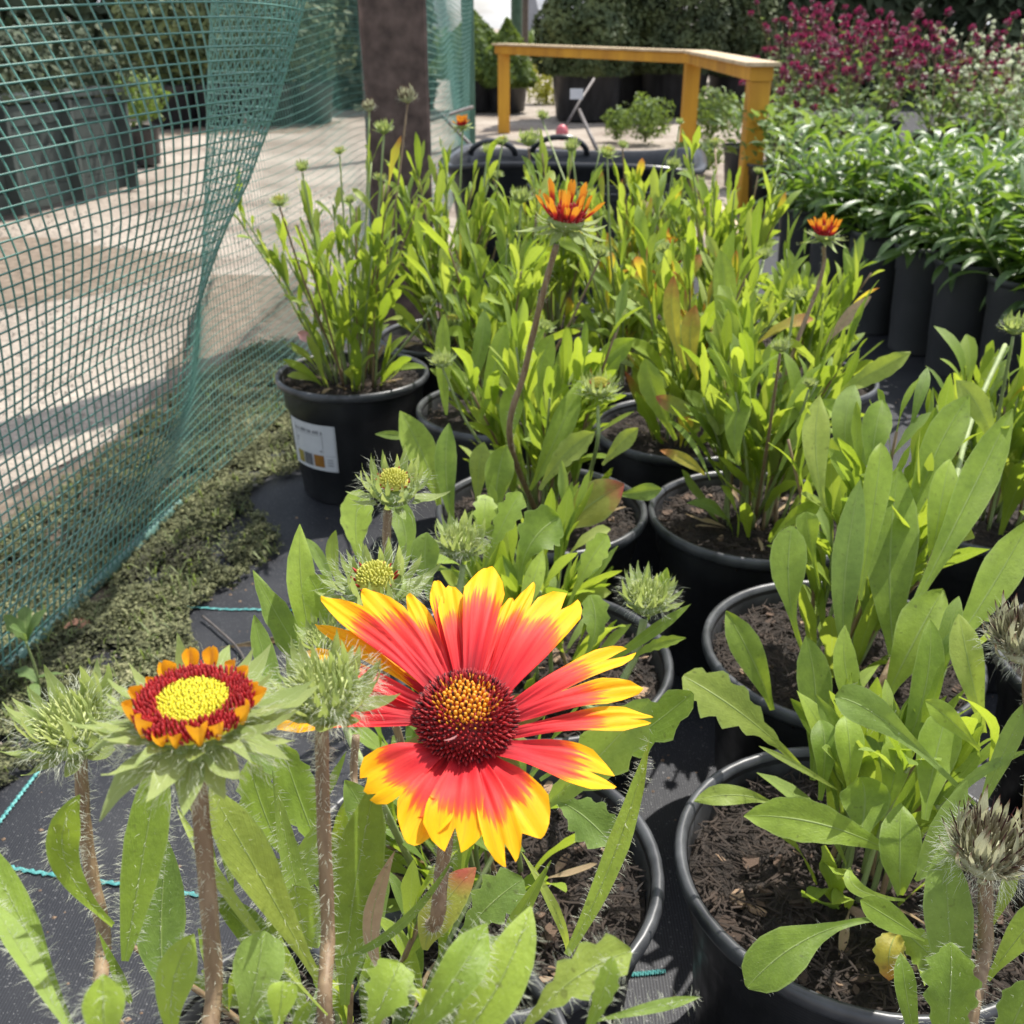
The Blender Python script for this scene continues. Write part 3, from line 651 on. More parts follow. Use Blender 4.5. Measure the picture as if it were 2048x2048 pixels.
def stitch(a, b, n=60, wob=.0008):
    vs = []; fs = []; a = V(a); b = V(b); d = (b - a); s = V((-d.y, d.x, 0)).normalized() * .0016
    for i in range(n + 1):
        p = a + d * i / n + s * (math.sin(i * 2.1) * .5); z = fz(p.x, p.y) + .0016
        for q, h in ((-1, 0), (0, .0008 + .0004 * (i % 2)), (1, 0)): vs.append(V((p.x + s.x * q * (.7 + .5 * (i % 2)), p.y + s.y * q * (.7 + .5 * (i % 2)), z + h)))
    for i in range(n):
        for k in range(2): q = i * 3 + k; fs.append((q, q + 1, q + 4, q + 3))
    return obj('stitch_line', mesh('stitch_line', vs, fs, 'teal', smooth=False), FAB)
stitch(G(20, 1745), G(420, 1800)); stitch(G(-20, 1690), G(95, 1535)); stitch(G(370, 1222), G(760, 1228)); stitch(G(1230, 1960), G(1330, 1950))
# brown strips and patches beyond the net
def patch(name, pts, mat, z, n=18, seed=0):
    """irregular low mound"""
    c = sum((V((p.x, p.y, 0)) for p in pts), V()) / len(pts); vs = [V((c.x, c.y, z + .01))]; fs = []; m = 10 * len(pts); rings = 8
    loop = []
    for i in range(len(pts)):
        a, b = pts[i], pts[(i + 1) % len(pts)]
        for k in range(10): q = a.lerp(b, k / 10); loop.append(V((q.x + .035 * noise.noise(V((q.x * 9, q.y * 9, seed))), q.y + .05 * noise.noise(V((q.x * 9, q.y * 9, seed + 5))), 0)))
    for r in range(1, rings + 1):
        for q in loop:
            p = V((c.x, c.y, 0)).lerp(q, r / rings); vs.append(V((p.x, p.y, z + (.01 + .008 * noise.noise(V((p.x * 20, p.y * 20, 1)))) * (1 - (r / rings) ** 3))))
    for k in range(m): fs.append((0, 1 + k, 1 + (k + 1) % m))
    for r in range(rings - 1):
        for k in range(m): fs.append((1 + r * m + k, 1 + (r + 1) * m + k, 1 + (r + 1) * m + (k + 1) % m, 1 + r * m + (k + 1) % m))
    return obj(name, mesh(name, vs, fs, mat), None, None, 'structure')
patch('brown_strip', [G(-160, 620), G(60, 600), (G(240, 570)), G(430, 520), G(420, 500), G(240, 490), G(60, 465), G(-160, 480)], 'brown_ground', -.011)  # low brown strip, darker than the gravel
patch('verge', [G(330, 268), G(600, 262), G(690, 240), G(500, 236), G(330, 245)], 'brown_ground', -.011, seed=4)
patch('shaded_soil_bank', [G(-60, 1010), G(60, 985), G(200, 890), G(330, 745), G(430, 540), G(600, 545), G(640, 700), G(560, 960), G(300, 1300), G(-60, 1500)], 'brown_ground', -.007, seed=9)  # darker soil, with the net's shade put into its colour
# moss: thousands of small leafy tufts
MPOLY = [G(*p) for p in [(330, 800), (520, 690), (600, 700), (640, 860), (590, 900), (616, 951), (540, 962), (489, 1006), (530, 1050), (569, 1103), (520, 1150), (435, 1194), (384, 1248), (392, 1300), (370, 1400), (250, 1480), (120, 1530), (-80, 1620), (-80, 1120), (60, 1040), (200, 930)]]
def inpoly(x, y, poly):
    c = False; j = len(poly) - 1
    for i in range(len(poly)):
        a, b = poly[i], poly[j]
        if (a.y > y) != (b.y > y) and x < (b.x - a.x) * (y - a.y) / (b.y - a.y) + a.x: c = not c
        j = i
    return c
def moss_bed():
    st = .0075; xs = [p.x for p in MPOLY]; ys = [p.y for p in MPOLY]; nx = int((max(xs) - min(xs)) / st); ny = int((max(ys) - min(ys)) / st); idx = {}; vs = []; fs = []
    def vid(i, j):
        if (i, j) not in idx:
            x = min(xs) + i * st; y = min(ys) + j * st; idx[(i, j)] = len(vs); e = inpoly(x + .02, y, MPOLY) and inpoly(x - .02, y, MPOLY) and inpoly(x, y + .02, MPOLY) and inpoly(x, y - .02, MPOLY)
            vs.append(V((x + st * .5 * noise.noise(V((i * .9, j * .9, 1))), y + st * .5 * noise.noise(V((i * .9, j * .9, 5))), (.0085 if e else .0) + .006 * noise.noise(V((x * 26, y * 26, 0))) + .004 * noise.noise(V((x * 90, y * 90, 3))))))
        return idx[(i, j)]
    for i in range(nx):
        for j in range(ny):
            x = min(xs) + (i + .5) * st; y = min(ys) + (j + .5) * st
            if noise.noise(V((x * 19, y * 19, 12))) > -.27 and inpoly(x + .022 * noise.noise(V((x * 30, y * 30, 2))), y + .022 * noise.noise(V((x * 30, y * 30, 8))), MPOLY): fs.append((vid(i, j), vid(i + 1, j), vid(i + 1, j + 1), vid(i, j + 1)))
    return obj('moss_bed', mesh('moss_bed', vs, fs, 'moss', smooth=True), None, None, 'structure')
moss_bed()
def moss():
    rn = random.Random(5); vs = []; fs = []; xs = [p.x for p in MPOLY]; ys = [p.y for p in MPOLY]; cnt = 0; tries = 0
    while cnt < 52000 and tries < 400000:
        tries += 1; x = rn.uniform(min(xs), max(xs)); y = rn.uniform(min(ys), max(ys)); jx = x + .018 * noise.noise(V((x * 30, y * 30, 2))); jy = y + .018 * noise.noise(V((x * 30, y * 30, 8)))
        if not inpoly(jx, jy, MPOLY): continue
        d = noise.noise(V((x * 26, y * 26, 0))) + .5 * noise.noise(V((x * 70, y * 70, 0)))
        if (d < -.35 or noise.noise(V((x * 19, y * 19, 12))) < -.22) and rn.random() < .8: continue
        if rn.random() > 1.35 - .40 * y: continue
        cnt += 1; h = .010 + .009 * max(0, d + .2); s = rn.uniform(.0012, .0034) * rn.choice((1, 1, 1, 1.7)); c = V((x, y, h * rn.uniform(.5, 1.35)))
        n = V((rn.gauss(0, .6), rn.gauss(0, .6), 1)).normalized(); a = n.orthogonal().normalized(); b = n.cross(a); an = rn.uniform(0, 6.28); a2 = a * math.cos(an) + b * math.sin(an); b2 = n.cross(a2)
        i = len(vs); vs += [c - a2 * s, c + b2 * s * .5 + n * s * .3, c + a2 * s * 1.1 - n * s * .2, c - b2 * s * .5 + n * s * .3]; fs += [(i, i + 1, i + 3), (i + 1, i + 2, i + 3)]
    return obj('moss', mesh('moss', vs, fs, 'moss', smooth=False), None, None, 'stuff')
def blades():
    rn = random.Random(15); vs = []; fs = []; xs = [p.x for p in MPOLY]; ys = [p.y for p in MPOLY]; n = 0
    while n < 1500:
        x = rn.uniform(min(xs), max(xs)); y = rn.uniform(min(ys), max(ys))
        if not inpoly(x, y, MPOLY) or noise.noise(V((x * 12, y * 12, 4))) < rn.uniform(-.2, .3): continue
        n += 1; a = rn.uniform(0, 6.28); l = rn.uniform(.006, .026); t = rn.uniform(.2, 1.3); d = V((math.cos(a) * math.sin(t), math.sin(a) * math.sin(t), math.cos(t))); s = V((-math.sin(a), math.cos(a), 0)) * rn.uniform(.0005, .0014)
        p = V((x, y, .008)); m_ = p + d * l * .6 + V((0, 0, .002)); e = m_ + V((d.x, d.y, d.z * .3 - .2)) * l * .5; i = len(vs); vs += [p - s, p + s, m_ + s * .8, m_ - s * .8, e]; fs += [(i, i + 1, i + 2, i + 3), (i + 3, i + 2, i + 4)]
    return obj('grass_blades', mesh('grass_blades', vs, fs, 'bladegreen'), None, None, 'stuff')
gb = blades(); gb['label'] = 'short grass blades growing through the moss by the net'; gb['category'] = 'grass'
mo = moss(); mo['label'] = 'patchy olive moss along the foot of the net'; mo['category'] = 'moss'
def pebbles():
    rn = random.Random(9); vs = []; fs = []
    def one(x, y, z, s):
        i = len(vs); ph = rn.uniform(0, 6); 
        for k in range(5): a = ph + 2 * PI * k / 5; q = rn.uniform(.7, 1.2); vs.append(V((x + s * q * math.cos(a), y + s * q * .8 * math.sin(a), z)))
        for k in range(5): a = ph + 2 * PI * k / 5; vs.append(V((x + s * .6 * math.cos(a), y + s * .5 * math.sin(a), z + s * .6)))
        for k in range(5): fs.append((i + k, i + (k + 1) % 5, i + 5 + (k + 1) % 5, i + 5 + k))
        fs.append(tuple(i + 5 + k for k in range(5)))
    n = 0
    while n < 4200:
        y = .5 + 3.6 * rn.random() ** 1.4; x = -.42 - rn.random() ** .8 * (y * .35 + .2); 
        if noise.noise(V((x * 5, y * 5, 3))) < rn.uniform(-.5, .3): continue
        one(x, y, -.010, rn.uniform(.0008, .0026) * (1 + .25 * y)); n += 1
    for _ in range(500):
        q = G(rn.uniform(-40, 380), rn.uniform(1180, 1500)); one(q.x, q.y, .004, rn.uniform(.001, .003))
    return obj('pebbles', mesh('pebbles', vs, fs, 'pebble', smooth=False), None, None, 'stuff')
pb = pebbles(); pb['label'] = 'loose pebbles and grit on the sandy path'; pb['category'] = 'pebbles'

def crumbs():
    rn = random.Random(44); vs = []; fs = []
    for _ in range(2600):
        x = rn.uniform(-.40, .75); y = rn.uniform(.1, 1.6)
        if noise.noise(V((x * 7, y * 7, 9))) < rn.uniform(-.3, .35): continue
        z = fz(x, y); s_ = rn.uniform(.0005, .0021); i = len(vs); a = rn.uniform(0, 6.28)
        for k in range(4): vs.append(V((x + s_ * math.cos(a + k * 1.57) * rn.uniform(.6, 1.8), y + s_ * math.sin(a + k * 1.57), z)))
        vs.append(V((x, y, z + s_ * .9))); fs += [(i + k, i + (k + 1) % 4, i + 4) for k in range(4)]
    o = obj('compost_crumbs', mesh('compost_crumbs', vs, fs, 'bark_pale', smooth=False), None, None, 'stuff'); o['label'] = 'spilled crumbs of compost on the weed fabric'; o['category'] = 'compost'
crumbs()
# ------------------------------------------------------------------ the green net
def gs(x): return max(0., min(1., x))
def base_x(y):
    return interp([(-.2, -.60), (.3, -.535), (.7, -.495), (.889, -.470), (1.2, -.413), (1.39, -.372), (1.7, -.325), (2.05, -.275), (9, -.275)], y)
def net_x(y, h):
    A = interp([(-1, 0), (0, 0), (.06, .006), (.15, .044), (.26, .074), (.34, .115), (.40, .15), (.47, .18), (.6, .217), (.9, .26)], h)
    y0 = 1.04 + .20 * h; d = y - y0; g = math.exp(-(d / (.46 if d < 0 else .135)) ** 2)
    lean = -.10 * gs(1 - y / .9) * gs(h / .6)
    rip = .004 * math.sin(y * 17 + h * 5) * gs(h * 6) + .005 * math.sin(y * 9 - h * 14)
    far = .012 * gs((y - 1.45) * 4) * gs((2.0 - y) * 4) * math.sin(h * 11 + y * 6)
    return base_x(y) + A * g + lean + rip + far
def net_pt(y, h): 
    hh = h; yy = y - .26 * max(0, h - .10) * gs(1.4 - y * .5) + .03 * math.sin(h * 6)
    z = hh + .012 * math.sin(y * 7) * gs(h * 4) + (.012 if y > 1.25 else 0) * gs((y - 1.25) * 4)
    return V((net_x(yy, hh), yy, z))
def net_mesh(ptf, ys, hs, r, n=3, sag=True):
    vs = []; fs = []
    grid = [[ptf(y, h) for y in ys] for h in hs]
    rf = (lambda p: r * (1 if p.y < 1.05 else max(.48, 1 - (p.y - 1.05) * 1.7))) if r < .0011 else (lambda p: r)
    for row in grid: tube(row, [rf(p) for p in row], n, vs, fs, False)
    for j in range(len(ys)): c_ = [grid[i][j] for i in range(len(hs))]; tube(c_, [rf(p) for p in c_], n, vs, fs, False)
    return vs, fs
nt_root = thing('net_fence', 'green plastic mesh net bulging beside the left path, hemmed along the ground', 'netting', (-.45, 1.0, 0))
ys = [.12 + .0105 * i for i in range(190)]; hs = [.012 + .0118 * i for i in range(68)]
v, f = net_mesh(net_pt, ys, hs, .00105)
obj('mesh', mesh('mesh', v, f, 'net'), nt_root, T(-V(nt_root.location)), 'stuff')
hp = [net_pt(.2 + .02 * i, .0) for i in range(60)]
vs = []; fs = []
for i, p in enumerate(hp):
    wv = .003 * math.sin(i * .9)
    if p.y > 1.20: break
    for dz, dx in ((-.001, .004), (.004, .005 + wv * .25), (.009, .003), (.0125, 0), (.009, -.002), (.001, -.0015)): vs.append(V((p.x + dx, p.y, .006 + dz + abs(wv) * .3)))
nn = len(vs) // 6
for i in range(nn - 1):
    for k in range(6): fs.append((i * 6 + k, i * 6 + (k + 1) % 6, (i + 1) * 6 + (k + 1) % 6, (i + 1) * 6 + k))
obj('hem', mesh('hem', vs, fs, 'hem'), nt_root, T(-V(nt_root.location)))
n2 = thing('net_fence', 'green mesh net running behind the rusty post to the far green pole', 'netting', (-.25, 3.4, 0))
def net2(y, h): return V((-.270 + .030 * (y - 2) + .02 * math.sin(y * 2.1 + h * 3), y, h + .01 * math.sin(y * 5)))
v, f = net_mesh(net2, [2.12 + .05 * i for i in range(60)], [.02 + .018 * i for i in range(46)], .0012)
obj('mesh', mesh('mesh', v, f, 'net'), n2, T(-V(n2.location)), 'stuff')
# rusty post (box-section steel column)
pp = thing('steel_post', 'rusty brown steel post standing behind the labelled pot', 'post', (P(796, 300, 2.02).x, P(796, 300, 2.02).y, 0))
def post_mesh(w, d, h, seed, mat, n=30, bev=.006):
    vs = []; fs = []; pr = [(-w / 2, -d / 2 + bev), (-w / 2 + bev, -d / 2), (0, -d / 2 + .001), (w / 2 - bev, -d / 2), (w / 2, -d / 2 + bev), (w / 2, d / 2 - bev), (w / 2 - bev, d / 2), (-w / 2 + bev, d / 2), (-w / 2, d / 2 - bev)]; m = len(pr)
    for i in range(n + 1):
        for x, y in pr: z = h * i / n; j = .0012 * noise.noise(V((x * 40, y * 40, z * 12 + seed))); vs.append(V((x + j, y + j, z)))
    for i in range(n):
        for k in range(m): fs.append((i * m + k, i * m + (k + 1) % m, (i + 1) * m + (k + 1) % m, (i + 1) * m + k))
    fs.append(tuple(n * m + k for k in range(m))); return mesh('column', vs, fs, mat, smooth=False)
obj('column', post_mesh(.122, .10, 1.7, 1, 'rust'), pp, Matrix.Rotation(.16, 4, 'Z')); v, f = box_v((0, 0, .004), (.2, .17, .008)); obj('base_plate', mesh('base_plate', v, f, 'rust', smooth=False), pp)
g1 = thing('fence_pole', 'tall dark green pole at the end of the far net', 'pole', (P(938, 200, 5.15).x, P(938, 200, 5.15).y, 0))
obj('column', post_mesh(.06, .06, 1.9, 2, 'green_post'), g1)
for k, (px, d, hh, wd_) in enumerate([(1033, 9.0, 2.2, .05), (1050, 9.6, 2.2, .03)]):
    q = P(px, 120, d); g = thing('fence_pole', ['thin green pole beyond the yellow rail', 'thinnest dark pole right of the green pole beyond the rail'][k], 'pole', (q.x, q.y, 0))
    v, f = tube([V((0, 0, 0)), V((0, 0, hh))], wd_, 10); obj('column', mesh('column', v, f, 'green_post' if k == 0 else 'metal'), g)
    v, f = tube([V((0, 0, hh)), V((0, 0, hh + .05))], [wd_ * 1.15, wd_ * .6], 10); obj('cap', mesh('cap', v, f, 'metal'), g)

# ------------------------------------------------------------------ yellow rail
yr = thing('timber_rail', 'yellow painted timber rail with three posts in front of the conifers', 'railing', (.45, 5.2, 0))
A0 = G(1008, 262); B0 = G(1372, 312); C0 = G(1493, 418)
hA, hB, hC = .455, .445, .44
for p, h in ((A0, hA), (B0, hB), (C0, hC)): beam('post', (p.x, p.y, -.01), (p.x, p.y, h - .042), .068, .068, 'yellow', yr)
ov = .06
d1 = (B0 - A0).normalized(); beam('rail', (A0.x - d1.x * .04, A0.y - d1.y * .04, hA - .02), (B0.x + d1.x * .02, B0.y + d1.y * .02, hB - .02), .072, .045, 'yellow', yr)
d2 = (C0 - B0).normalized(); beam('rail', (B0.x - d2.x * -.045, B0.y + d2.y * .045, hB - .018), (C0.x + d2.x * .04, C0.y + d2.y * .04, hC - .018), .072, .045, 'yellow', yr)
beam('top_board', (A0.x - d1.x * .05, A0.y - d1.y * .05, hA + .008), (B0.x, B0.y, hB + .008), .10, .010, 'pale_wood_lit_top', yr)  # thin caps on both rails; pale colour stands for sunlit top faces
beam('top_board', (B0.x + d2.x * .06, B0.y + d2.y * .06, hB + .009), (C0.x + d2.x * .06, C0.y + d2.y * .06, hC + .009), .11, .012, 'pale_wood_lit_top', yr)
q1, q2 = G(1385, 375, .03), G(1500, 500, .03)
eb = thing('edging_board', 'pale timber board lying on the ground right of the black tub', 'board', (q1.x, q1.y, 0)); beam('board', q1, q2, .035, .05, 'pale_wood_lit_top', eb)

# ------------------------------------------------------------------ black tub (trough) with arched handles, holding square pots
tb = thing('plastic_tub', 'wide black plastic trough with arched handles behind the blanket flowers', 'tub', (P(1148, 330, 2.62).x, P(1148, 330, 2.62).y, 0))
def tubmesh():
    vs = []; fs = []; n = 64; prof = [(.0, .01, 0), (.28, .17, 0), (.30, .185, .01), (.335, .215, .10), (.34, .22, .11), (.36, .24, .225), (.385, .262, .235), (.39, .267, .243), (.385, .262, .25), (.355, .238, .248), (.345, .228, .22), (.31, .19, .03)]
    for a, b, z in prof:
        for k in range(n):
            an = 2 * PI * k / n; c, s = math.cos(an), math.sin(an); e = .45; x = a * math.copysign(abs(c) ** e, c); y = b * math.copysign(abs(s) ** e, s)
            rib = 1 + (.012 if (k % 4 < 2 and .02 < z < .2) else 0); vs.append(V((x * rib, y * rib, z + (.008 * math.sin(an * 3) if z > .2 else 0))))
    for i in range(len(prof) - 1):
        for k in range(n): fs.append((i * n + k, i * n + (k + 1) % n, (i + 1) * n + (k + 1) % n, (i + 1) * n + k))
    return mesh('tub_body', vs, fs, 'tub')
obj('tub_body', tubmesh(), tb, Matrix.Rotation(-.14, 4, 'Z') @ Matrix.Diagonal((.86, .82, 1.04, 1)))
for hx, hy, s in ((-.21, .17, .8), (-.03, .19, 1.0)):
    pts = [V((hx + s * .075 * math.cos(a), hy - .03 * math.sin(a), .245 + s * .045 * math.sin(a))) for a in [PI * k / 14 for k in range(15)]]
    v, f = tube(pts, .008, 8); obj('handle', mesh('handle', v, f, 'tub'), tb)
# liners standing in front of the tub
for k, (px, py, d) in enumerate([(1225, 400, 2.30), (1315, 405, 2.33), (1120, 405, 2.34)]):
    q = P(px, py, d); sp = thing('plant_pot', ['square black empty pot against the trough, middle one', 'square black empty pot against the trough, rightmost', 'square black empty pot against the trough, leftmost'][k], 'pot', (q.x, q.y, 0), .1 * k - .1)
    vs = []; fs = []
    for z, w_ in ((0, .085), (.21, .112), (.212, .12), (.228, .12), (.228, .108), (.02, .082)):
        for sx, sy in ((-1, -1), (1, -1), (1, 1), (-1, 1)): vs.append(V((sx * w_ / 2 * 1.15, sy * w_ / 2 * 1.15, z)))
    for i in range(5):
        for j in range(4): fs.append((i * 4 + j, i * 4 + (j + 1) % 4, (i + 1) * 4 + (j + 1) % 4, (i + 1) * 4 + j))
    fs.append((3, 2, 1, 0)); fs.append((20, 21, 22, 23))
    obj('wall', mesh('wall', vs, fs, 'tub', smooth=False), sp)
# tool: pink knob with dark rods (shears left in the tub)
kp = P(1124, 265, 3.15); tl = thing('hand_tool', 'dark rod tool with a pink round knob and a white tag leaning over the trough', 'tool', (kp.x, kp.y, .2))
vs, fs, uv = dome(.019, .024, 0, 'x', 16, 8); v2, f2 = lathe([(.019, 0), (.017, -.012), (.009, -.022), (.0001, -.024)], 16); b = len(vs); vs += v2; fs += [tuple(b + k for k in q) for q in f2]
obj('knob', mesh('knob', vs, fs, 'pinkball'), tl, T(kp - V(tl.location)))
v, f = tube([kp - V(tl.location), P(1158, 205, 3.2) - V(tl.location), P(1188, 158, 3.25) - V(tl.location)], .0045, 8); obj('rod', mesh('rod', v, f, 'metal'), tl)
v, f = tube([P(1158, 220, 3.2) - V(tl.location), P(1194, 300, 3.0) - V(tl.location)], .006, 8); obj('rod', mesh('rod', v, f, 'metal'), tl)
v, f = box_v(P(1153, 188, 3.16) - V(tl.location), (.040, .003, .030)); obj('tag', mesh('tag', v, f, 'white', smooth=False), tl)
# dark strap between pole and tub
dr = thing('metal_bar', 'thin dark bar slanting up behind the orange flower by the post', 'bar', (P(900, 230, 3.4).x, P(900, 230, 3.4).y, 0))
for a, b in (((862, 240, 3.3), (945, 214, 3.5)), ((880, 226, 3.35), (965, 315, 3.2))):
    v, f = tube([P(*a) - V(dr.location), P(*b) - V(dr.location)], .006, 6); obj('bar', mesh('bar', v, f, 'metal'), dr)

# ------------------------------------------------------------------ far background
def foliage(name, fn, n, s, mat, seed, parent, mtx=None, kind=None):
    rn = random.Random(seed); vs = []; fs = []
    for _ in range(n):
        c, nd = fn(rn); q = s * rn.uniform(.6, 1.4); nn_ = (nd + V((rn.gauss(0, .6), rn.gauss(0, .6), rn.gauss(0, .6)))).normalized(); a = nn_.orthogonal().normalized(); b = nn_.cross(a); an = rn.uniform(0, 6.28)
        x = (a * math.cos(an) + b * math.sin(an)) * q; y = nn_.cross(x) * .45; i = len(vs); vs += [c - x, c + y, c + x, c - y]; fs.append((i, i + 1, i + 2, i + 3))
    return obj(name, mesh(name, vs, fs, mat, smooth=False), parent, mtx, kind)
def cone_fn(r, h, z0, lump=.2, seed=0):
    def fn(rn):
        t = rn.random() ** 1.5; z = h * t; a = rn.uniform(0, 2 * PI); rr = r * (1 - t ** 1.3) * (1 + lump * noise.noise(V((math.cos(a) * 2.2, math.sin(a) * 2.2, z * 5 + seed)))) * (1 - .28 * rn.random() ** 2)
        if t < .10: rr *= .75 + t * 2.5
        return V((rr * math.cos(a), rr * math.sin(a), z0 + z)), V((math.cos(a), math.sin(a), .5))
    return fn
def ball_fn(rx, ry, rz, c, lump=.3, seed=0, shell=.5):
    def fn(rn):
        d = V((rn.gauss(0, 1), rn.gauss(0, 1), rn.gauss(0, 1))).normalized(); k = 1 - shell * rn.random() ** 2; k *= 1 + lump * noise.noise(d * 2.3 + V((seed, 0, 0)))
        return V(c) + V((d.x * rx * k, d.y * ry * k, d.z * rz * k)), d
    return fn
BIGPOT = pot_meshes(.26, .34, 'pot', 'pot', 32)
def conifer(px, base_py, d, r, h, label, potr=1.0, mat='conifer', n=5200, seed=0, tag=False):
    q = G(px, base_py); t = thing('potted_conifer', label, 'potted tree', (q.x, q.y, 0)); k = Matrix.Scale(potr, 4)
    b = obj('pot', BIGPOT[0], t, k); obj('rim', BIGPOT[1], b)
    v, f = tube([V((0, 0, .25 * potr)), V((.01, 0, .5)), V((0, .01, h * .7 + .3))], [.03, .025, .008], 8); obj('trunk', mesh('trunk', v, f, 'rust'), t)
    foliage('crown', cone_fn(r, h, .28 * potr, .35, seed), int(n * 3.2), .022, mat, seed, t)
    return t
conifer(1172, 238, 7, .36, 1.5, 'cone shaped green conifer in black pot left of the middle rail post', 1.0, seed=1, n=7000)
conifer(1345, 228, 7, .44, 1.8, 'widest dark conifer in black pot behind the middle rail post', 1.0, seed=2, n=7500)
conifer(1470, 224, 7, .30, 2.0, 'narrow dark conifer behind the right rail corner', .9, seed=3, n=5200)
conifer(1015, 222, 7, .24, .42, 'short pale green conifer in black pot by the left rail post', .62, 'shrub', 2600, seed=4)
conifer(950, 220, 7, .34, .42, 'low dark juniper in black pot behind the far green pole', .8, 'shrub', 3000, seed=5)
conifer(1262, 222, 7.5, .32, 1.9, 'tall dark conifer squeezed between the two wider conifers', .9, seed=6, n=5200)
gs_ = thing('golden_shrub', 'small golden yellow shrub between the pots behind the rail', 'shrub', (G(1093, 205).x, G(1093, 205).y, 0)); foliage('foliage', ball_fn(.16, .14, .2, (0, 0, .16), .4, 2), 1600, .016, 'shrub_gold', 12, gs_)
v, f = tube([V((0, 0, 0)), V((0, 0, .15))], .012, 6); obj('trunk', mesh('trunk', v, f, 'rust'), gs_)
def bush(px, py, r, h, label, mat, seed, n=1500, nm='leafy_shrub', s=.013, hh=0):
    q = G(px, py); t = thing(nm, label, 'shrub', (q.x, q.y, 0)); foliage('foliage', ball_fn(r, r, h * .5, (0, 0, h * .55), .45, seed, .8), n, s, mat, seed, t)
    v, f = tube([V((0, 0, 0)), V((.01, 0, h * .6))], .008, 6); obj('stem', mesh('stem', v, f, 'stem_green'), t)
    for k in range(5):
        a = 2 * PI * k / 5; v, f = tube([V((0, 0, .01)), V((r * .5 * math.cos(a), r * .5 * math.sin(a), h * .7))], [.005, .002], 5); obj('stem', mesh('stem', v, f, 'stem_green'), t)
bush(1290, 285, .14, .22, 'soft green shrub seen through the rail left of the middle post', 'shrub', 21, 1300)
bush(1232, 280, .07, .16, 'smallest soft green shrub left of its neighbour behind the trough', 'shrub', 22, 600)
bush(1420, 285, .15, .26, 'light green leafy shrub just right of the middle rail post', 'shrub', 23, 1500)
bush(1395, 345, .10, .12, 'low green shrub at the foot of the right rail post', 'shrub', 24, 900)
# potted plants row in the path distance, left through the net
hd = thing('hedge', 'tall dark evergreen hedge seen through the green net', 'hedge', (-4.2, 8.5, 0))
def hedge_fn(rn):
    x = rn.uniform(-4.6, 3.6); z = 2.6 * rn.random(); y = -.35 * rn.random() + .45 * noise.noise(V((x * 1.3, z * 1.3, 0))) - .1 * z * (1 - z / 3)
    return V((x, y, z)), V((0, -1, .4))
foliage('foliage', hedge_fn, 34000, .085, 'hedge', 31, hd)
for k in range(7):
    x = -4 + k * 1.15; v, f = tube([V((x, .3, 0)), V((x + .1, .35, 1.2)), V((x, .3, 2.3))], [.07, .05, .02], 8); obj('trunk', mesh('trunk', v, f, 'rust'), hd)
h2 = thing('hedge', 'low far hedge on the skyline between the green poles', 'hedge', (0.2, 16, 0))
def hedge2(rn):
    x = rn.uniform(-3.2, 9); z = (.50 + .12 * noise.noise(V((x * .9, 0, 0)))) * rn.random(); return V((x, -.4 * rn.random(), z)), V((0, -1, .4))
foliage('foliage', hedge2, 9000, .05, 'shrub', 32, h2)
v, f = tube([V((0, 0, 0)), V((0, .1, .4))], .05, 6); obj('trunk', mesh('trunk', v, f, 'rust'), h2)
# big dark tree mass behind conifers on the right
h3 = thing('hedge', 'dark tall hedge behind the conifers and the columbines', 'hedge', (3.6, 9.4, 0))
def hedge3(rn):
    x = rn.uniform(-1.9, 5); z = 2.4 * rn.random(); y = -.35 * rn.random() + .5 * noise.noise(V((x * 1.3, z * 1.3, 7))); return V((x, y, z)), V((0, -1, .4))
foliage('foliage', hedge3, 27000, .085, 'hedge', 33, h3)
for k in range(5):
    x = -1.5 + k * 1.3; v, f = tube([V((x, .3, 0)), V((x, .35, 1.2)), V((x, .3, 2.1))], [.07, .05, .02], 8); obj('trunk', mesh('trunk', v, f, 'rust'), h3)
# house
def house(loc, w_, d_, hw, hr, label, rz=0):
    t = thing('house', label, 'house', loc, rz); v, f = box_v((0, 0, hw / 2), (w_, d_, hw)); wl = obj('wall', mesh('wall', v, f, 'render', smooth=False), t)
    vs = []; e = .3
    for z_, s in ((hw, 0), (hw + hr, 1)):
        if s == 0: vs += [V((-w_ / 2 - e, -d_ / 2 - e, z_)), V((w_ / 2 + e, -d_ / 2 - e, z_)), V((w_ / 2 + e, d_ / 2 + e, z_)), V((-w_ / 2 - e, d_ / 2 + e, z_))]
        else: vs += [V((-w_ / 2 - e, 0, z_)), V((w_ / 2 + e, 0, z_))]
    rf = obj('roof', mesh('roof', vs, [(0, 1, 5, 4), (2, 3, 4, 5), (3, 0, 4), (1, 2, 5), (3, 2, 1, 0)], 'roof', smooth=False), t)
    v, f = box_v((w_ * .25, 0, hw + hr), (.6, .6, 1.4)); obj('chimney', mesh('chimney', v, f, 'brick', smooth=False), rf)
    for k in range(3):
        x = -w_ * .3 + k * w_ * .3; v, f = box_v((x, -d_ / 2 - .02, hw * .55), (1.1, .08, 1.1)); wn = obj('window', mesh('window', v, f, 'white', smooth=False), t); v, f = box_v((x, -d_ / 2 - .07, hw * .55), (.9, .04, .9)); obj('pane', mesh('pane', v, f, 'glass', smooth=False), wn)
house((3.6, 52, 0), 5, 6, .3, 2.4, 'distant grey roofed house behind the left conifer', .15)
house((-7.5, 60, 0), 7, 6, .5, 2.2, 'distant grey roofed house glimpsed through the net beside the post', -.1)
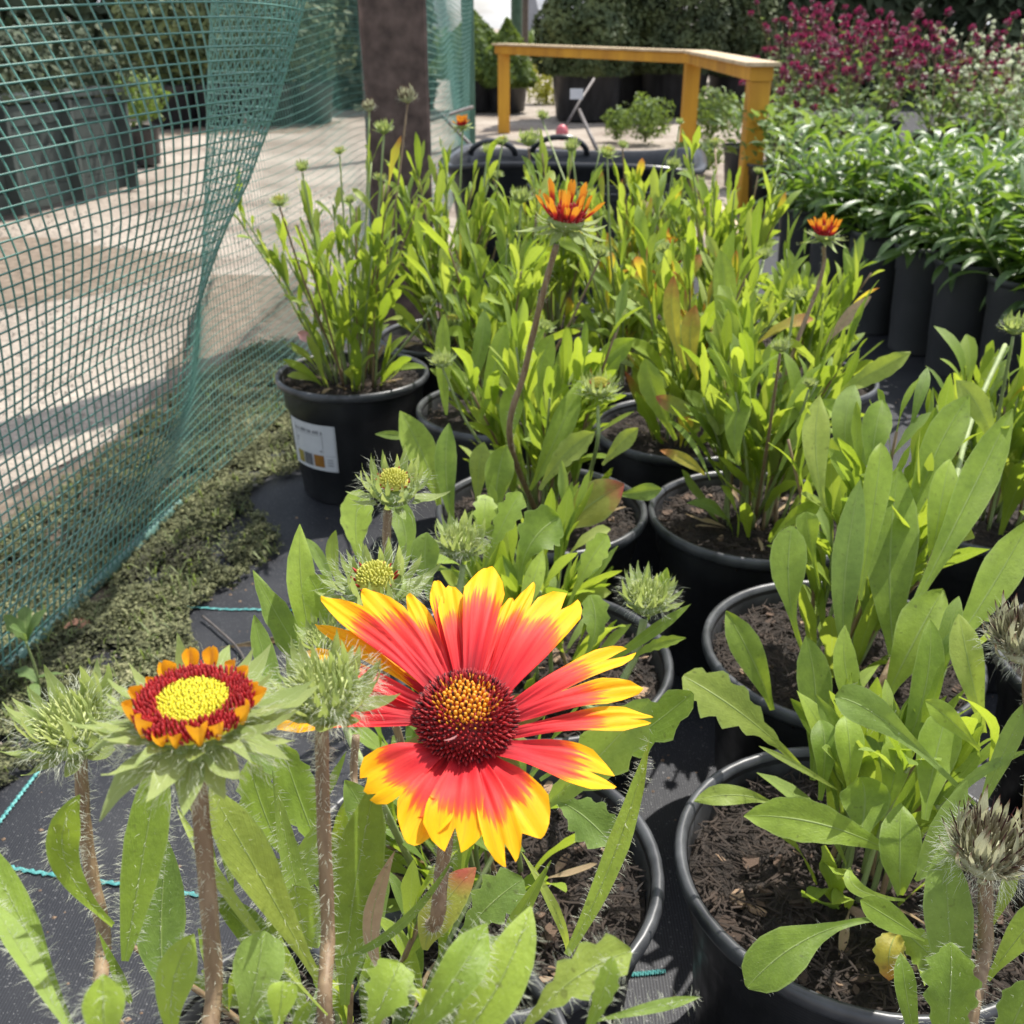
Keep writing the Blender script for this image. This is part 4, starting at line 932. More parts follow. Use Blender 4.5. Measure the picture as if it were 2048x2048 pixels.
# parked white van far away (small pale shape on the skyline)
q = P(968, 76, 22); vn = thing('white_van', 'tiny white van on the skyline left of the yellow rail', 'van', (q.x - .6, q.y, 0))
vs = []; fs = []
pr = [(-1.9, .25), (1.9, .25), (2.0, .45), (1.75, .62), (1.3, .72), (.9, .95), (-1.8, .95), (-1.9, .8)]
for y_ in (-.5, .5):
    for x_, z_ in pr: vs.append(V((x_ * .35, y_ * .8, z_ * .5)))
m = len(pr); fs = [tuple(range(m))[::-1], tuple(range(m, 2 * m))] + [(k, (k + 1) % m, m + (k + 1) % m, m + k) for k in range(m)]
obj('body', mesh('body', vs, fs, 'white', smooth=False), vn)
for x_ in (-.42, .42): v, f = tube([V((x_, -.42, .13)), V((x_, .42, .13))], .13, 14); obj('wheel', mesh('wheel', v, f, 'tub'), vn)
v, f = box_v((.40, -.405, .38), (.16, .01, .10)); obj('window', mesh('window', v, f, 'glass', smooth=False), vn)
# raised planter of weathered boards behind the net
a0, b0 = G(-150, 470), G(268, 372)
rb = thing('raised_planter', 'long weathered grey green board planter seen through the net', 'planter', (a0.x, a0.y, 0)); dd = (b0 - a0).normalized(); nrm = V((-dd.y, dd.x, 0))
for k in range(5): z = .036 + .0645 * k; j = .004 * math.sin(k * 3); beam('board', a0 + V((0, 0, z)) + nrm * j, b0 + V((0, 0, z)) + nrm * j, .022, .0635, 'weathered', rb)
beam('top_board', a0 + V((0, 0, .345)) + nrm * .04, b0 + V((0, 0, .345)) + nrm * .04, .12, .022, 'weathered', rb)
for k in range(4): p = a0.lerp(b0, .06 + .3 * k); beam('upright', p - nrm * .026 + V((0, 0, 0)), p - nrm * .026 + V((0, 0, .33)), .04, .03, 'weathered', rb)
for k in range(3):
    p = a0.lerp(b0, .3 + .3 * k) + nrm * .25; s = thing('leafy_shrub', ['dark leafy shrub in the left part of the board planter', 'dark leafy shrub in the middle of the board planter', 'dark leafy shrub at the right end of the board planter'][k], 'shrub', (p.x, p.y, 0))
    foliage('foliage', ball_fn(.34, .2, .16, (0, 0, .42), .4, k), 1400, .018, ['hedge', 'hedge', 'hedge'][k], 60 + k, s); v, f = tube([V((0, 0, 0)), V((0, 0, .4))], .015, 6); obj('stem', mesh('stem', v, f, 'stem_green'), s)
q = G(292, 328); cp = thing('potted_shrub', 'young green shrub in a black pot at the end of the board planter', 'potted shrub', (q.x, q.y, 0))
SM = pot_meshes(.085, .16, 'pot', 'pot', 24); b = obj('pot', SM[0], cp); obj('rim', SM[1], b); foliage('foliage', ball_fn(.12, .11, .10, (0, 0, .27), .5, 3), 600, .016, 'shrub', 70, cp)
v, f = tube([V((0, 0, .12)), V((0, 0, .3))], .006, 6); obj('stem', mesh('stem', v, f, 'stem_green'), cp)
for k, (px, py) in enumerate([(440, 250), (540, 248), (620, 243), (350, 252)]):
    q = G(px, py); cp = thing('potted_shrub', ['dark shrub in black pot below the hedge, second from the left', 'dark shrub in black pot below the hedge, third from the left', 'dark shrub in black pot below the hedge nearest the post', 'dark shrub in black pot below the hedge, leftmost'][k], 'potted shrub', (q.x, q.y, 0), 0, 'potted shrubs below the hedge')
    b = obj('pot', BIGPOT[0], cp, Matrix.Scale(.7, 4)); obj('rim', BIGPOT[1], b); foliage('foliage', ball_fn(.3, .25, .3, (0, 0, .5), .4, k), 1300, .03, 'conifer', 80 + k, cp)

# ================================================================== RIGHT SIDE POTS: glossy dark-leaved plants
DL = leafset('leaf_dark', W=(.12, .19), bend=(.7, 2.3), teeth=[0, .12], n=10, prof='lance')
LPOT = pot_meshes(.068, .20, 'pot_grey', 'pot_grey', 36)
def daisy_proto(seed, n=168):
    rn = random.Random(seed); t = thing('leafy_plant', 'x', 'potted plant'); b = obj('pot', LPOT[0], t); obj('rim', LPOT[1], b); obj('soil', soil_mesh(.060, seed), t, T((0, 0, .185)))
    for k in range(12):
        az = rn.uniform(0, 6.28); ln = rn.uniform(.1, .7); h = rn.uniform(.09, .21); d = V((-math.sin(az) * math.sin(ln), math.cos(az) * math.sin(ln), math.cos(ln))); v, f = tube([V((0, 0, 0)), d * h * .5 + V((0, 0, .004)), d * h], [.0022, .002, .0012], 6)
        o_ = V((-math.sin(az) * .03, math.cos(az) * .03, .172)); obj('stem', mesh('stem', v, f, 'stem_green'), t, T(o_))
        for j in range(n // 12):
            q = (j + 1) / (n // 12); p = o_ + d * h * q; a2 = j * 2.4 + k; tl = rn.uniform(.5, 1.45) * (1.15 - .75 * q) + .1
            obj('leaf', rn.choice(DL), t, T(p) @ Matrix.Rotation(a2, 4, 'Z') @ Matrix.Rotation(-tl, 4, 'X') @ Matrix.Rotation(rn.uniform(-.5, .5), 4, 'Z') @ Matrix.Scale(rn.uniform(.075, .125) * (1.15 - .5 * q), 4))
    for k in range(26):
        az = rn.uniform(0, 6.28); obj('leaf', rn.choice(DL), t, T((-math.sin(az) * .04, math.cos(az) * .04, rn.uniform(.20, .26))) @ Matrix.Rotation(az, 4, 'Z') @ Matrix.Rotation(-rn.uniform(.7, 1.5), 4, 'X') @ Matrix.Rotation(rn.uniform(-.4, .4), 4, 'Z') @ Matrix.Scale(rn.uniform(.08, .12), 4))
    return t
def dup(src, loc, rz, label, group=None, s=1.0):
    r = src.copy(); COL.objects.link(r); r.location = loc; r.rotation_euler = (0, 0, rz); r['label'] = label
    if group: r['group'] = group
    for ch in list(src.children):
        c = ch.copy(); COL.objects.link(c); c.parent = r
        for g in ch.children: d = g.copy(); COL.objects.link(d); d.parent = c
    return r
dproto = [daisy_proto(i) for i in (1, 2, 3)]
_a, _b = G(1915, 742), G(1650, 618); _e = (_b - _a).normalized(); _n = V((_e.y, -_e.x, 0)); _n = _n if _n.x > 0 else -_n; SP_ = .142
rowname = ['front', 'second', 'third', 'back']; k = 0; rnd = random.Random(8)
for j in range(4):
    for i in range(-2, 4 + (j == 0)):
        q = _a + _e * (SP_ * (i + .5 * (j % 2))) + _n * (SP_ * .9 * j) + V((rnd.uniform(-.008, .008), rnd.uniform(-.008, .008), 0))
        if j == 0 and 0 <= i <= 3: lb = ['dark leafed plant in the tall grey pot nearest the camera', 'dark leafed plant in the second tall grey pot of the front row', 'dark leafed plant in the third tall grey pot of the front row', 'dark leafed plant in the fourth tall grey pot of the front row'][i]
        else: lb = 'dark leafed plant, %s from the near end, %s row of grey pots' % (['first', 'second', 'third', 'fourth', 'fifth', 'sixth', 'seventh'][i + 2], rowname[j])
        if k < 3: t = dproto[k]; t.location = (q.x, q.y, 0); t['label'] = lb; t['group'] = 'dark leafed plants in grey pots'
        else: t = dup(dproto[k % 3], (q.x, q.y, 0), rnd.uniform(0, 6), lb, 'dark leafed plants in grey pots'); z_ = rnd.uniform(.92, 1.1); t.scale = (1, 1, 1)
        k += 1
# light green low plants behind (columbine foliage) + columbines
def pompom(seed, mat, s=.022):
    rn = random.Random(seed); vs = []; fs = []
    for k in range(40):
        d = V((rn.gauss(0, 1), rn.gauss(0, 1), rn.gauss(0, 1) - .2)).normalized(); a = d.orthogonal().normalized(); b = d.cross(a); l = s * rn.uniform(.6, 1.1); w_ = s * .28; i = len(vs)
        vs += [d * l * .15 - a * w_ * .4, d * l * .6 - a * w_ + b * w_ * .3, d * l, d * l * .6 + a * w_ + b * w_ * .3]; fs.append((i, i + 1, i + 2, i + 3))
    return mesh('flower', vs, fs, mat, smooth=False)
PM = [pompom(i, 'magenta') for i in range(4)]; WM = [pompom(10 + i, 'whiteflower', .011) for i in range(3)]
CL = leafset('leaf_blue', W=(.5, .8), bend=(.1, .7), teeth=[.3, .2], n=6, prof='oval')
def columbine(px, py, label, seed, H=.5, nf=24, fl=None, spread=.16, nleaf=60, hmin=.7, cat='flowering plant'):
    rn = random.Random(seed); q = G(px, py); t = thing('columbine', label, cat, (q.x, q.y, 0)); b = obj('pot', SM[0], t, Matrix.Scale(.95, 4)); obj('rim', SM[1], b); obj('soil', soil_mesh(.075, seed), t, T((0, 0, .138)))
    for k in range(max(8, nf // 2)):
        az = rn.uniform(0, 6.28); r = spread * rn.uniform(.2, 1.0); h = H * rn.uniform(hmin, 1.05); e = V((r * math.cos(az), r * math.sin(az), h)); p = spline([V((0, 0, .14)), V((e.x * .4, e.y * .4, h * .55)), e], 4)
        v, f = tube(p, [.0022 - .0013 * i / (len(p) - 1) for i in range(len(p))], 5); obj('stem', mesh('stem', v, f, 'stem' if k % 2 else 'stem_green'), t)
        for j in range(max(1, round(2 * nf / max(8, nf // 2) / 2 + .3)) if nf else 0):
            o_ = V((rn.uniform(-.05, .05), rn.uniform(-.05, .05), rn.uniform(-.10, .01))) if j else V((0, 0, 0)); fm = rn.choice(fl or PM)
            if j: v, f = tube([p[-3], (p[-3] + e + o_) / 2 + V((0, 0, .012)), e + o_], .0008, 4); obj('stem', mesh('stem', v, f, 'stem'), t)
            obj('flower', fm, t, T(e + o_) @ Matrix.Rotation(rn.uniform(0, 6), 4, 'Z') @ Matrix.Scale(rn.uniform(.7, 1.15), 4))
        for j in range(6):
            c_ = p[rn.randrange(3, len(p) - 1)]; obj('leaf', rn.choice(CL), t, T(c_) @ Matrix.Rotation(rn.uniform(0, 6), 4, 'Z') @ Matrix.Rotation(-rn.uniform(.6, 1.5), 4, 'X') @ Matrix.Scale(rn.uniform(.015, .035), 4))
    for k in range(nleaf):
        az = rn.uniform(0, 6.28); r = rn.uniform(.02, .13); h = .15 + rn.uniform(0, .16)
        obj('leaf', rn.choice(CL), t, T((r * math.cos(az), r * math.sin(az), h)) @ Matrix.Rotation(az - PI / 2, 4, 'Z') @ Matrix.Rotation(-rn.uniform(.5, 1.6), 4, 'X') @ Matrix.Scale(rn.uniform(.03, .055), 4))
    return t
cspots = [(1560, 345, 'dark magenta columbine beside the right rail corner, leftmost', .50, 30, PM), (1680, 350, 'dark magenta columbine second from the rail corner', .54, 36, PM), (1640, 300, 'dark magenta columbine at the back behind the first two', .62, 38, PM), (1760, 310, 'dark magenta columbine with the densest blooms near the middle', .60, 40, PM), (1850, 340, 'dark magenta columbine left of the cream flowers', .54, 30, PM), (1560, 285, 'dark magenta columbine at the back against the dark conifer', .66, 34, PM),
 (1940, 310, 'tall magenta columbine among the cream flowers', .60, 20, PM), (2060, 330, 'dark magenta columbine at the right edge', .52, 12, PM),
 (1960, 370, 'cream white flowering plant right of the columbines', .46, 44, WM), (2040, 400, 'cream white flowering plant at the right edge', .46, 44, WM), (1890, 300, 'cream white flowering plant farthest back', .58, 40, WM), (2000, 320, 'cream white flowering plant behind its nearest neighbour', .55, 44, WM),
 (1530, 420, 'low leafy green plant without flowers by the right rail post', .24, 0, None), (1610, 440, 'low leafy green plant without flowers, middle of three', .24, 0, None), (1480, 372, 'low leafy green plant in the corner of the rail', .26, 0, None), (1690, 430, 'low leafy green plant without flowers behind the dark leafed block', .26, 0, None)]
for i, (px, py, lb, H, nf, fl) in enumerate(cspots): columbine(px, py, lb, 100 + i, H, int(nf * 1.5), fl, .23 if nf else .09, 75 if nf else 130, .66 if fl is not WM else .5)

# ================================================================== POTTED BLANKET FLOWERS
def potted(px, py, label, seed, near=0, dims=None, z=PH, **kw):
    q = G(px, py, z); t = thing('potted_blanket_flower', label, 'potted plant', (q.x, q.y, 0), 0, 'blanket flowers in black pots'); make_pot(t, seed, near)
    if kw.get('nl', 70): clump(t, seed, **kw)
    return t
FAR = dict(nst=20, nl=255, H=.27, Ls=(.055, .10), lean=.42, crown=.03, low=22)
YEL = [('leaf', 5), ('leaf_bright', 3), ('leaf_grey', 1), ('leaf_yellow', .9), ('leaf_redtip', .25)]
P1 = potted(705, 742, 'blanket flower in the black pot with a white paper label, by the net', 11, 20, nst=22, nl=255, H=.30, Ls=(.05, .095), lean=.48, crown=.04, low=26, dry=10)
P15 = potted(892, 668, 'blanket flower in black pot half hidden just behind the labelled pot', 12, **FAR)
P6 = potted(1000, 812, 'blanket flower in black pot between the labelled pot and the middle row', 13, nst=18, nl=255, H=.24, Ls=(.06, .10), lean=.4, crown=.03, low=20)
P5 = potted(1252, 738, 'blanket flower with yellowing leaves in black pot, centre rear', 14, nst=18, nl=240, H=.23, Ls=(.055, .10), lean=.4, crown=.03, low=14, mats=YEL)
P16 = potted(1112, 640, 'blanket flower in the rear row directly before the black trough', 15, **FAR)
P17 = potted(1440, 665, 'blanket flower in the rear row nearest the right rail post', 16, **FAR)
P18 = potted(1292, 612, 'blanket flower in the rear row, one from the right', 17, **dict(FAR, H=.20, mats=YEL))
P4 = potted(1360, 850, 'blanket flower in black pot behind the pot with the widest bare soil', 18, 10, nst=18, nl=240, H=.21, Ls=(.065, .11), lean=.38, crown=.03, low=12, bias=(.15, 0), mats=YEL)
P2 = potted(1083, 1010, 'blanket flower bearing the tall orange cup flower on a red stem', 19, 40, nst=17, nl=215, H=.20, Ls=(.06, .10), lean=.42, crown=.03, low=14)
P3 = potted(1512, 1022, 'blanket flower with one red edged leaf hanging over bare soil', 20, 60, nst=17, nl=225, H=.18, Ls=(.065, .11), lean=.5, crown=.03, low=12, dry=10, bias=(.05, 0))
P7 = potted(1068, 1310, 'blanket flower in black pot behind the open red flower, with round green buds', 21, 30, nst=12, nl=120, H=.10, Ls=(.06, .095), lean=.62, crown=.03, low=16, bias=(-.12, .1), mats=[('leaf', 6), ('leaf_grey', 4), ('leaf_bright', 1.5)])
P8 = potted(1682, 1290, 'blanket flower with long upright leaves in the black pot at middle right', 22, 45, nst=16, nl=125, H=.17, Ls=(.06, .105), lean=.45, crown=.025, low=12, bias=(.22, .05), mats=[('leaf', 7), ('leaf_grey', 2.5), ('leaf_bright', 1)])
P9 = potted(1722, 1722, 'blanket flower in the large nearest black pot at lower right', 23, 80, nst=12, nl=85, H=.13, Ls=(.06, .09), lean=.45, crown=.022, low=14, bias=(.12, .1), mats=[('leaf', 7), ('leaf_grey', 3)])
P10 = potted(958, 1722, 'blanket flower in the black pot below the open red and yellow flower', 24, 70, nst=9, nl=52, H=.09, Ls=(.055, .085), lean=.55, crown=.025, low=18, mats=[('leaf', 6), ('leaf_grey', 5)], bias=(-.1, -.05))
P13 = potted(2290, 1330, 'blanket flower cut off by the right edge beside the middle right pot', 25, nst=10, nl=110, H=.15, Ls=(.08, .12), lean=.5, crown=.03, low=10, bias=(-.1, 0))
P12 = potted(2465, 1830, 'blanket flower with dark tipped seedheads at the lower right corner', 26, nst=9, nl=40, H=.12, Ls=(.07, .10), lean=.55, crown=.03, low=14, bias=(-.15, 0))
P14 = potted(1990, 1010, 'blanket flower in black pot at the right edge before the grey pots', 27, nst=14, nl=180, H=.16, Ls=(.07, .11), lean=.5, crown=.03, low=12)
q11 = G(700, 2170, PH - .0); P11 = thing('potted_blanket_flower', 'nearest blanket flower with the opening yellow and dark red flower, at lower left', 'potted plant', (q11.x, q11.y, 0), 0, 'blanket flowers in black pots'); make_pot(P11, 28, 10)

clump(P11, 77, nst=10, nl=70, H=.13, Ls=(.05, .075), lean=.75, crown=.03, low=20, dry=4, mats=[('leaf', 5), ('leaf_grey', 5)])
P19 = potted(1598, 752, 'smallest blanket flower in black pot nearest the grey pots, right of the yellowing plants', 29, nst=14, nl=160, H=.17, Ls=(.07, .105), lean=.5, crown=.03, low=14)
# paper label on P1
def label_on(root, r0, r1, z0, z1, a0, a1):
    n = 16
    def sheet(name, u0, u1, v0, v1, mat, off, parent, tilt=0):
        vs = []; fs = []
        for i in range(n + 1):
            u = u0 + (u1 - u0) * i / n
            for v_ in (v0, v1):
                a = a0 + (a1 - a0) * u; z = z0 + (z1 - z0) * v_ ; r = (r0 + (r1 - r0) * v_) + off; vs.append(V((r * math.sin(a), -r * math.cos(a), z)))
        for i in range(n): fs.append((2 * i, 2 * i + 2, 2 * i + 3, 2 * i + 1))
        b = len(vs)
        if off < .0012:
            vs += [v * 1 - V((v.x, v.y, 0)).normalized() * .0006 for v in vs]; fs += [tuple(b + k for k in reversed(f)) for f in list(fs)]; fs += [(0, 1, b + 1, b), (2 * n, b + 2 * n, b + 2 * n + 1, 2 * n + 1)]
        return obj(name, mesh(name, vs, fs, mat), parent)
    s = sheet('paper_label', 0, 1, 0, 1, 'white', .001, root)
    for u0, u1, m_ in ((.155, .31, 'sw_olive'), (.34, .52, 'sw_grey'), (.56, .76, 'sw_brown')): sheet('print_swatch', u0, u1, .08, .34, m_, .0016, s)
    # blurred print: a title line, a frame and small text
    rn = random.Random(4)
    def dash(u0, u1, v0, v1): sheet('print_line', u0, u1, v0, v1, 'ink', .0016, s)
    x = .17
    for w_ in (.05, .03, .035, .05, .03, .03, .04, .04, .03, .035, .03): dash(x, x + w_ * .8, .80, .80 + .055 + .02 * (rn.random())); x += w_ + (.035 if rn.random() < .25 else .006)
    dash(.155, .163, .40, .92); dash(.762, .768, .40, .78); dash(.155, .768, .765, .772)
    dash(.20, .24, .62, .65); dash(.20, .225, .56, .59); dash(.70, .74, .42, .45); dash(.80, .97, .345, .35)
    for k in range(3): dash(.82, .90 + .03 * rn.random(), .25 - .06 * k, .27 - .06 * k)
label_on(P1, PR * .822, PR * .862, PH * .33, PH * .72, R(-62), R(-9))
# pink petal / tag lying in P1
pk = obj('fallen_petal', petal_local('fallen_petal', 'pinkpetal', .022, .016, .6, .4, 3, 2), None, T(P(598, 672, 1.27)) @ Matrix.Rotation(1.2, 4, 'Y') @ Matrix.Rotation(.8, 4, 'X')); tagm(pk, 'pink fallen petal caught in the leaves left of the labelled pot', 'petal')

# ------------------------------------------------------------------ hero leaves
HL = [
 # P11, lower left foreground
 (P11, [(165, 2100, .20), (75, 1905, .205), (-35, 1690, .22)], 64, 'spat', 'leaf', .1, .0, 220), (P11, [(150, 2080, .18), (60, 1930, .19), (-25, 1790, .20)], 46, 'lance', 'leaf_grey', .5, .0, 200),
 (P11, [(226, 1850, .235), (128, 1716, .228), (160, 1590, .225)], 66, 'lance', 'leaf', .25, 0, 200), (P11, [(250, 1922, .24), (285, 1720, .245), (322, 1500, .25)], 84, 'strap', 'leaf', .0, 0, 260),
 (P11, [(640, 1965, .25), (520, 1752, .24), (418, 1575, .235)], 92, 'lance', 'leaf_bright', .15, 0, 200), (P11, [(655, 2030, .22), (478, 1818, .222), (352, 1612, .23)], 24, 'lance', 'leaf_bright', .3, 0, 160),
 (P11, [(330, 1985, .28), (322, 1850, .285), (335, 1680, .29)], 100, 'oval', 'leaf_grey', -.2, 0, 200), (P11, [(352, 2090, .20), (345, 1975, .20), (388, 1868, .205)], 80, 'lance', 'leaf', .2, 0, 120),
 (P11, [(462, 2110, .21), (505, 1990, .21), (526, 1862, .215)], 104, 'spat', 'leaf_grey', -.15, 0, 120), (P11, [(214, 2110, .17), (208, 2030, .17), (206, 1948, .172)], 84, 'lance', 'leaf', 0, 0, 120),
 (P11, [(545, 2110, .19), (560, 2020, .19), (566, 1962, .192)], 62, 'spat', 'leaf', .2, 0, 60), (P11, [(575, 2080, .2), (598, 2040, .2), (622, 2000, .2)], 26, 'lance', 'leaf', .3, 0, 40),
 (P11, [(690, 2010, .27), (705, 1810, .275), (752, 1560, .285)], 104, 'lance', 'leaf', .1, 0, 240), (P11, [(715, 2110, .2), (762, 2010, .2), (800, 1925, .205)], 100, 'spat', 'leaf', -.1, .14, 160),
 (P11, [(800, 2100, .18), (900, 1970, .18), (975, 1848, .19)], 92, 'lance', 'leaf', .2, 0, 160), (P11, [(885, 2100, .19), (985, 1990, .19), (1062, 1812, .20)], 108, 'oval', 'leaf', -.1, 0, 160),
 (P11, [(1010, 2120, .19), (1120, 1980, .19), (1262, 1902, .195)], 92, 'spat', 'leaf_bright', .0, .2, 140), (P11, [(1180, 2045, .2), (1290, 2018, .205), (1400, 1994, .21)], 24, 'lance', 'leaf_grey', .0, 0, 100),
 (P11, [(1160, 2090, .18), (1205, 1990, .18), (1225, 1912, .182)], 46, 'lance', 'leaf', .3, .1, 60),
 (P11, [(660, 1920, .24), (800, 1850, .25), (912, 1705, .27)], 20, 'narrow', 'leaf_grey', .5, 0, 120), (P11, [(640, 1890, .3), (600, 1800, .30), (545, 1540, .30)], 52, 'narrow', 'leaf_grey', .2, 0, 260),
 (P11, [(262, 2005, .24), (240, 1960, .24), (196, 1862, .24)], 22, 'narrow', 'leaf', .1, 0, 60), (P11, [(620, 1900, .27), (600, 1830, .27), (590, 1770, .27)], 74, 'oval', 'leaf', .4, 0, 60),
 (P11, [(755, 1930, .27), (745, 1830, .272), (790, 1702, .275)], 40, 'narrow', 'leaf_dry', .2, 0, 60), (P11, [(850, 1900, .33), (880, 1820, .33), (952, 1735, .335)], 80, 'oval', 'leaf_redtip', -.1, 0, 20),
 # P10
 (P10, [(892, 1925, .33), (960, 1830, .33), (1046, 1758, .335)], 92, 'spat', 'leaf_grey', 0, .2, 60), (P10, [(1134, 1910, .27), (1232, 1700, .275), (1298, 1482, .28)], 46, 'narrow', 'leaf', .1, 0, 220),
 (P10, [(1040, 1640, .40), (1150, 1560, .39), (1300, 1400, .38)], 104, 'spat', 'leaf_grey', .1, .16, 60), (P10, [(1120, 1540, .42), (1230, 1500, .41), (1385, 1385, .40)], 84, 'spat', 'leaf', -.2, .22, 30),
 (P10, [(1090, 1600, .44), (1150, 1620, .43), (1225, 1690, .42)], 88, 'spat', 'leaf_grey', 0, .14, 20), (P10, [(1080, 1560, .45), (1170, 1500, .45), (1280, 1430, .45)], 70, 'spat', 'leaf_grey', .2, .16, 0),
 (P10, [(700, 1420, .44), (610, 1320, .45), (506, 1140, .46)], 62, 'lance', 'leaf', .1, .07, 0), (P10, [(645, 1330, .45), (608, 1210, .45), (600, 1048, .46)], 60, 'lance', 'leaf', .1, 0, 0),
 (P10, [(690, 1350, .44), (655, 1230, .44), (618, 1152, .44)], 64, 'spat', 'leaf', -.1, .1, 0), (P10, [(580, 1420, .42), (535, 1330, .42), (508, 1230, .42)], 44, 'lance', 'leaf_grey', .4, 0, 0),
 (P10, [(1010, 1900, .30), (1030, 1850, .3), (1102, 1720, .3)], 38, 'narrow', 'leaf', .4, 0, 40), (P10, [(1135, 1900, .35), (1110, 1820, .34), (1040, 1700, .34)], 22, 'narrow', 'leaf_bright', .2, 0, 20),
 (P10, [(560, 1700, .38), (520, 1600, .38), (498, 1520, .38)], 74, 'oval', 'leaf', 0, .14, 20), (P10, [(640, 1700, .39), (600, 1600, .39), (560, 1480, .39)], 80, 'oval', 'leaf', .2, .14, 20),
 (P10, [(450, 1480, .5), (560, 1530, .48), (640, 1600, .46)], 60, 'oval', 'leaf_grey', 0, 0, 0), (P10, [(600, 1790, .36), (610, 1740, .36), (640, 1640, .36)], 60, 'oval', 'leaf_grey', 0, 0, 0),
 (P10, [(760, 1720, .36), (735, 1640, .36), (690, 1560, .36)], 70, 'oval', 'leaf_grey', 0, 0, 20), (P10, [(880, 1700, .38), (900, 1640, .38), (960, 1560, .38)], 70, 'oval', 'leaf_grey', 0, 0, 0),
 # P7
 (P7, [(735, 1160, .62), (712, 1070, .63), (722, 980, .64)], 66, 'spat', 'leaf', 0, .06, 0), (P7, [(690, 1190, .56), (665, 1120, .56), (672, 1060, .56)], 26, 'lance', 'leaf_bright', .2, 0, 0), (P7, [(800, 1160, .62), (810, 1060, .63), (768, 985, .64)], 50, 'lance', 'leaf', .2, 0, 0),
 (P7, [(860, 1200, .58), (850, 1120, .58), (855, 1065, .58)], 60, 'lance', 'leaf_grey', 0, 0, 0), (P7, [(1040, 1170, .62), (1060, 1090, .62), (1118, 1035, .63)], 92, 'spat', 'leaf', 0, .12, 0), (P7, [(960, 1160, .6), (1000, 1060, .6), (1042, 985, .61)], 50, 'spat', 'leaf', .2, .2, 0),
 (P7, [(950, 1130, .61), (965, 1050, .61), (972, 990, .62)], 46, 'spat', 'leaf', .2, .2, 0), (P7, [(1030, 1260, .56), (1060, 1180, .56), (1086, 1100, .57)], 40, 'lance', 'leaf', .2, 0, 0), (P7, [(1130, 1230, .6), (1170, 1140, .6), (1215, 1070, .61)], 48, 'spat', 'leaf', .2, .14, 0),
 (P7, [(1180, 1350, .56), (1280, 1280, .55), (1382, 1208, .55)], 24, 'lance', 'leaf', .2, 0, 0), (P7, [(1295, 1240, .56), (1318, 1190, .56), (1334, 1135, .56)], 30, 'lance', 'leaf', .2, 0, 0), (P7, [(1260, 1320, .56), (1310, 1290, .56), (1372, 1276, .56)], 24, 'lance', 'leaf', .1, .12, 0),
 (P7, [(1160, 1330, .56), (1190, 1260, .56), (1180, 1190, .57)], 56, 'spat', 'leaf', 0, .16, 0), (P7, [(600, 1080, .62), (630, 1100, .61), (668, 1180, .6)], 24, 'lance', 'leaf_grey', .1, 0, 0),
 # P2
 (P2, [(878, 1010, .84), (850, 920, .84), (800, 822, .85)], 66, 'lance', 'leaf', .1, 0, 0), (P2, [(910, 1060, .80), (892, 950, .8), (898, 846, .81)], 46, 'lance', 'leaf', 0, 0, 0), (P2, [(990, 1050, .8), (995, 960, .8), (1012, 890, .8)], 60, 'lance', 'leaf', .1, 0, 0),
 (P2, [(955, 1010, .82), (958, 940, .82), (968, 884, .82)], 44, 'lance', 'leaf_bright', 0, 0, 0), (P2, [(893, 830, .88), (886, 730, .88), (888, 628, .88)], 32, 'strap', 'leaf', 0, 0, 0), (P2, [(1060, 980, .84), (1110, 880, .84), (1162, 758, .85)], 50, 'lance', 'leaf', .2, 0, 0),
 (P2, [(1080, 820, .9), (1080, 740, .9), (1106, 668, .9)], 50, 'lance', 'leaf', .1, 0, 0), (P2, [(1080, 980, .82), (1130, 910, .82), (1190, 865, .82)], 50, 'lance', 'leaf_bright', 0, .1, 0), (P2, [(1205, 930, .84), (1240, 890, .84), (1276, 856, .84)], 36, 'lance', 'leaf_bright', .1, 0, 0),
 (P2, [(1120, 1060, .76), (1180, 1010, .76), (1248, 968, .76)], 84, 'oval', 'leaf_redtip', 0, 0, 0), (P2, [(1235, 990, .78), (1280, 985, .78), (1324, 978, .78)], 36, 'lance', 'leaf_grey', .1, 0, 0), (P2, [(1020, 900, .86), (1020, 830, .86), (1034, 760, .86)], 50, 'lance', 'leaf', 0, 0, 0),
 (P2, [(960, 840, .88), (990, 730, .88), (1010, 650, .88)], 40, 'strap', 'leaf', .2, 0, 0), (P2, [(930, 800, .9), (960, 700, .9), (968, 620, .9)], 34, 'strap', 'leaf_grey', .2, 0, 0), (P2, [(1150, 780, .9), (1210, 720, .9), (1268, 678, .9)], 48, 'lance', 'leaf', .2, 0, 0), (P2, [(840, 880, .9), (800, 872, .9), (750, 868, .9)], 18, 'lance', 'leaf_grey', .2, 0, 0),
 # P3
 (P3, [(1352, 880, .92), (1310, 790, .92), (1290, 716, .92)], 50, 'lance', 'leaf', 0, .05, 0), (P3, [(1400, 830, .9), (1355, 815, .9), (1312, 792, .9)], 36, 'oval', 'leaf_redtip', .3, 0, 0), (P3, [(1420, 960, .84), (1380, 880, .86), (1335, 840, .9)], 12, 'strap', 'leaf', .2, 0, 0),
 (P3, [(1410, 950, .84), (1370, 920, .84), (1320, 900, .85)], 24, 'oval', 'leaf_yellow', .2, 0, 0), (P3, [(1660, 800, .9), (1740, 750, .9), (1822, 704, .9)], 44, 'lance', 'leaf_bright', .1, .05, 0), (P3, [(1540, 1085, .70), (1580, 1040, .7), (1640, 1010, .7)], 36, 'spat', 'leaf', .2, 0, 0),
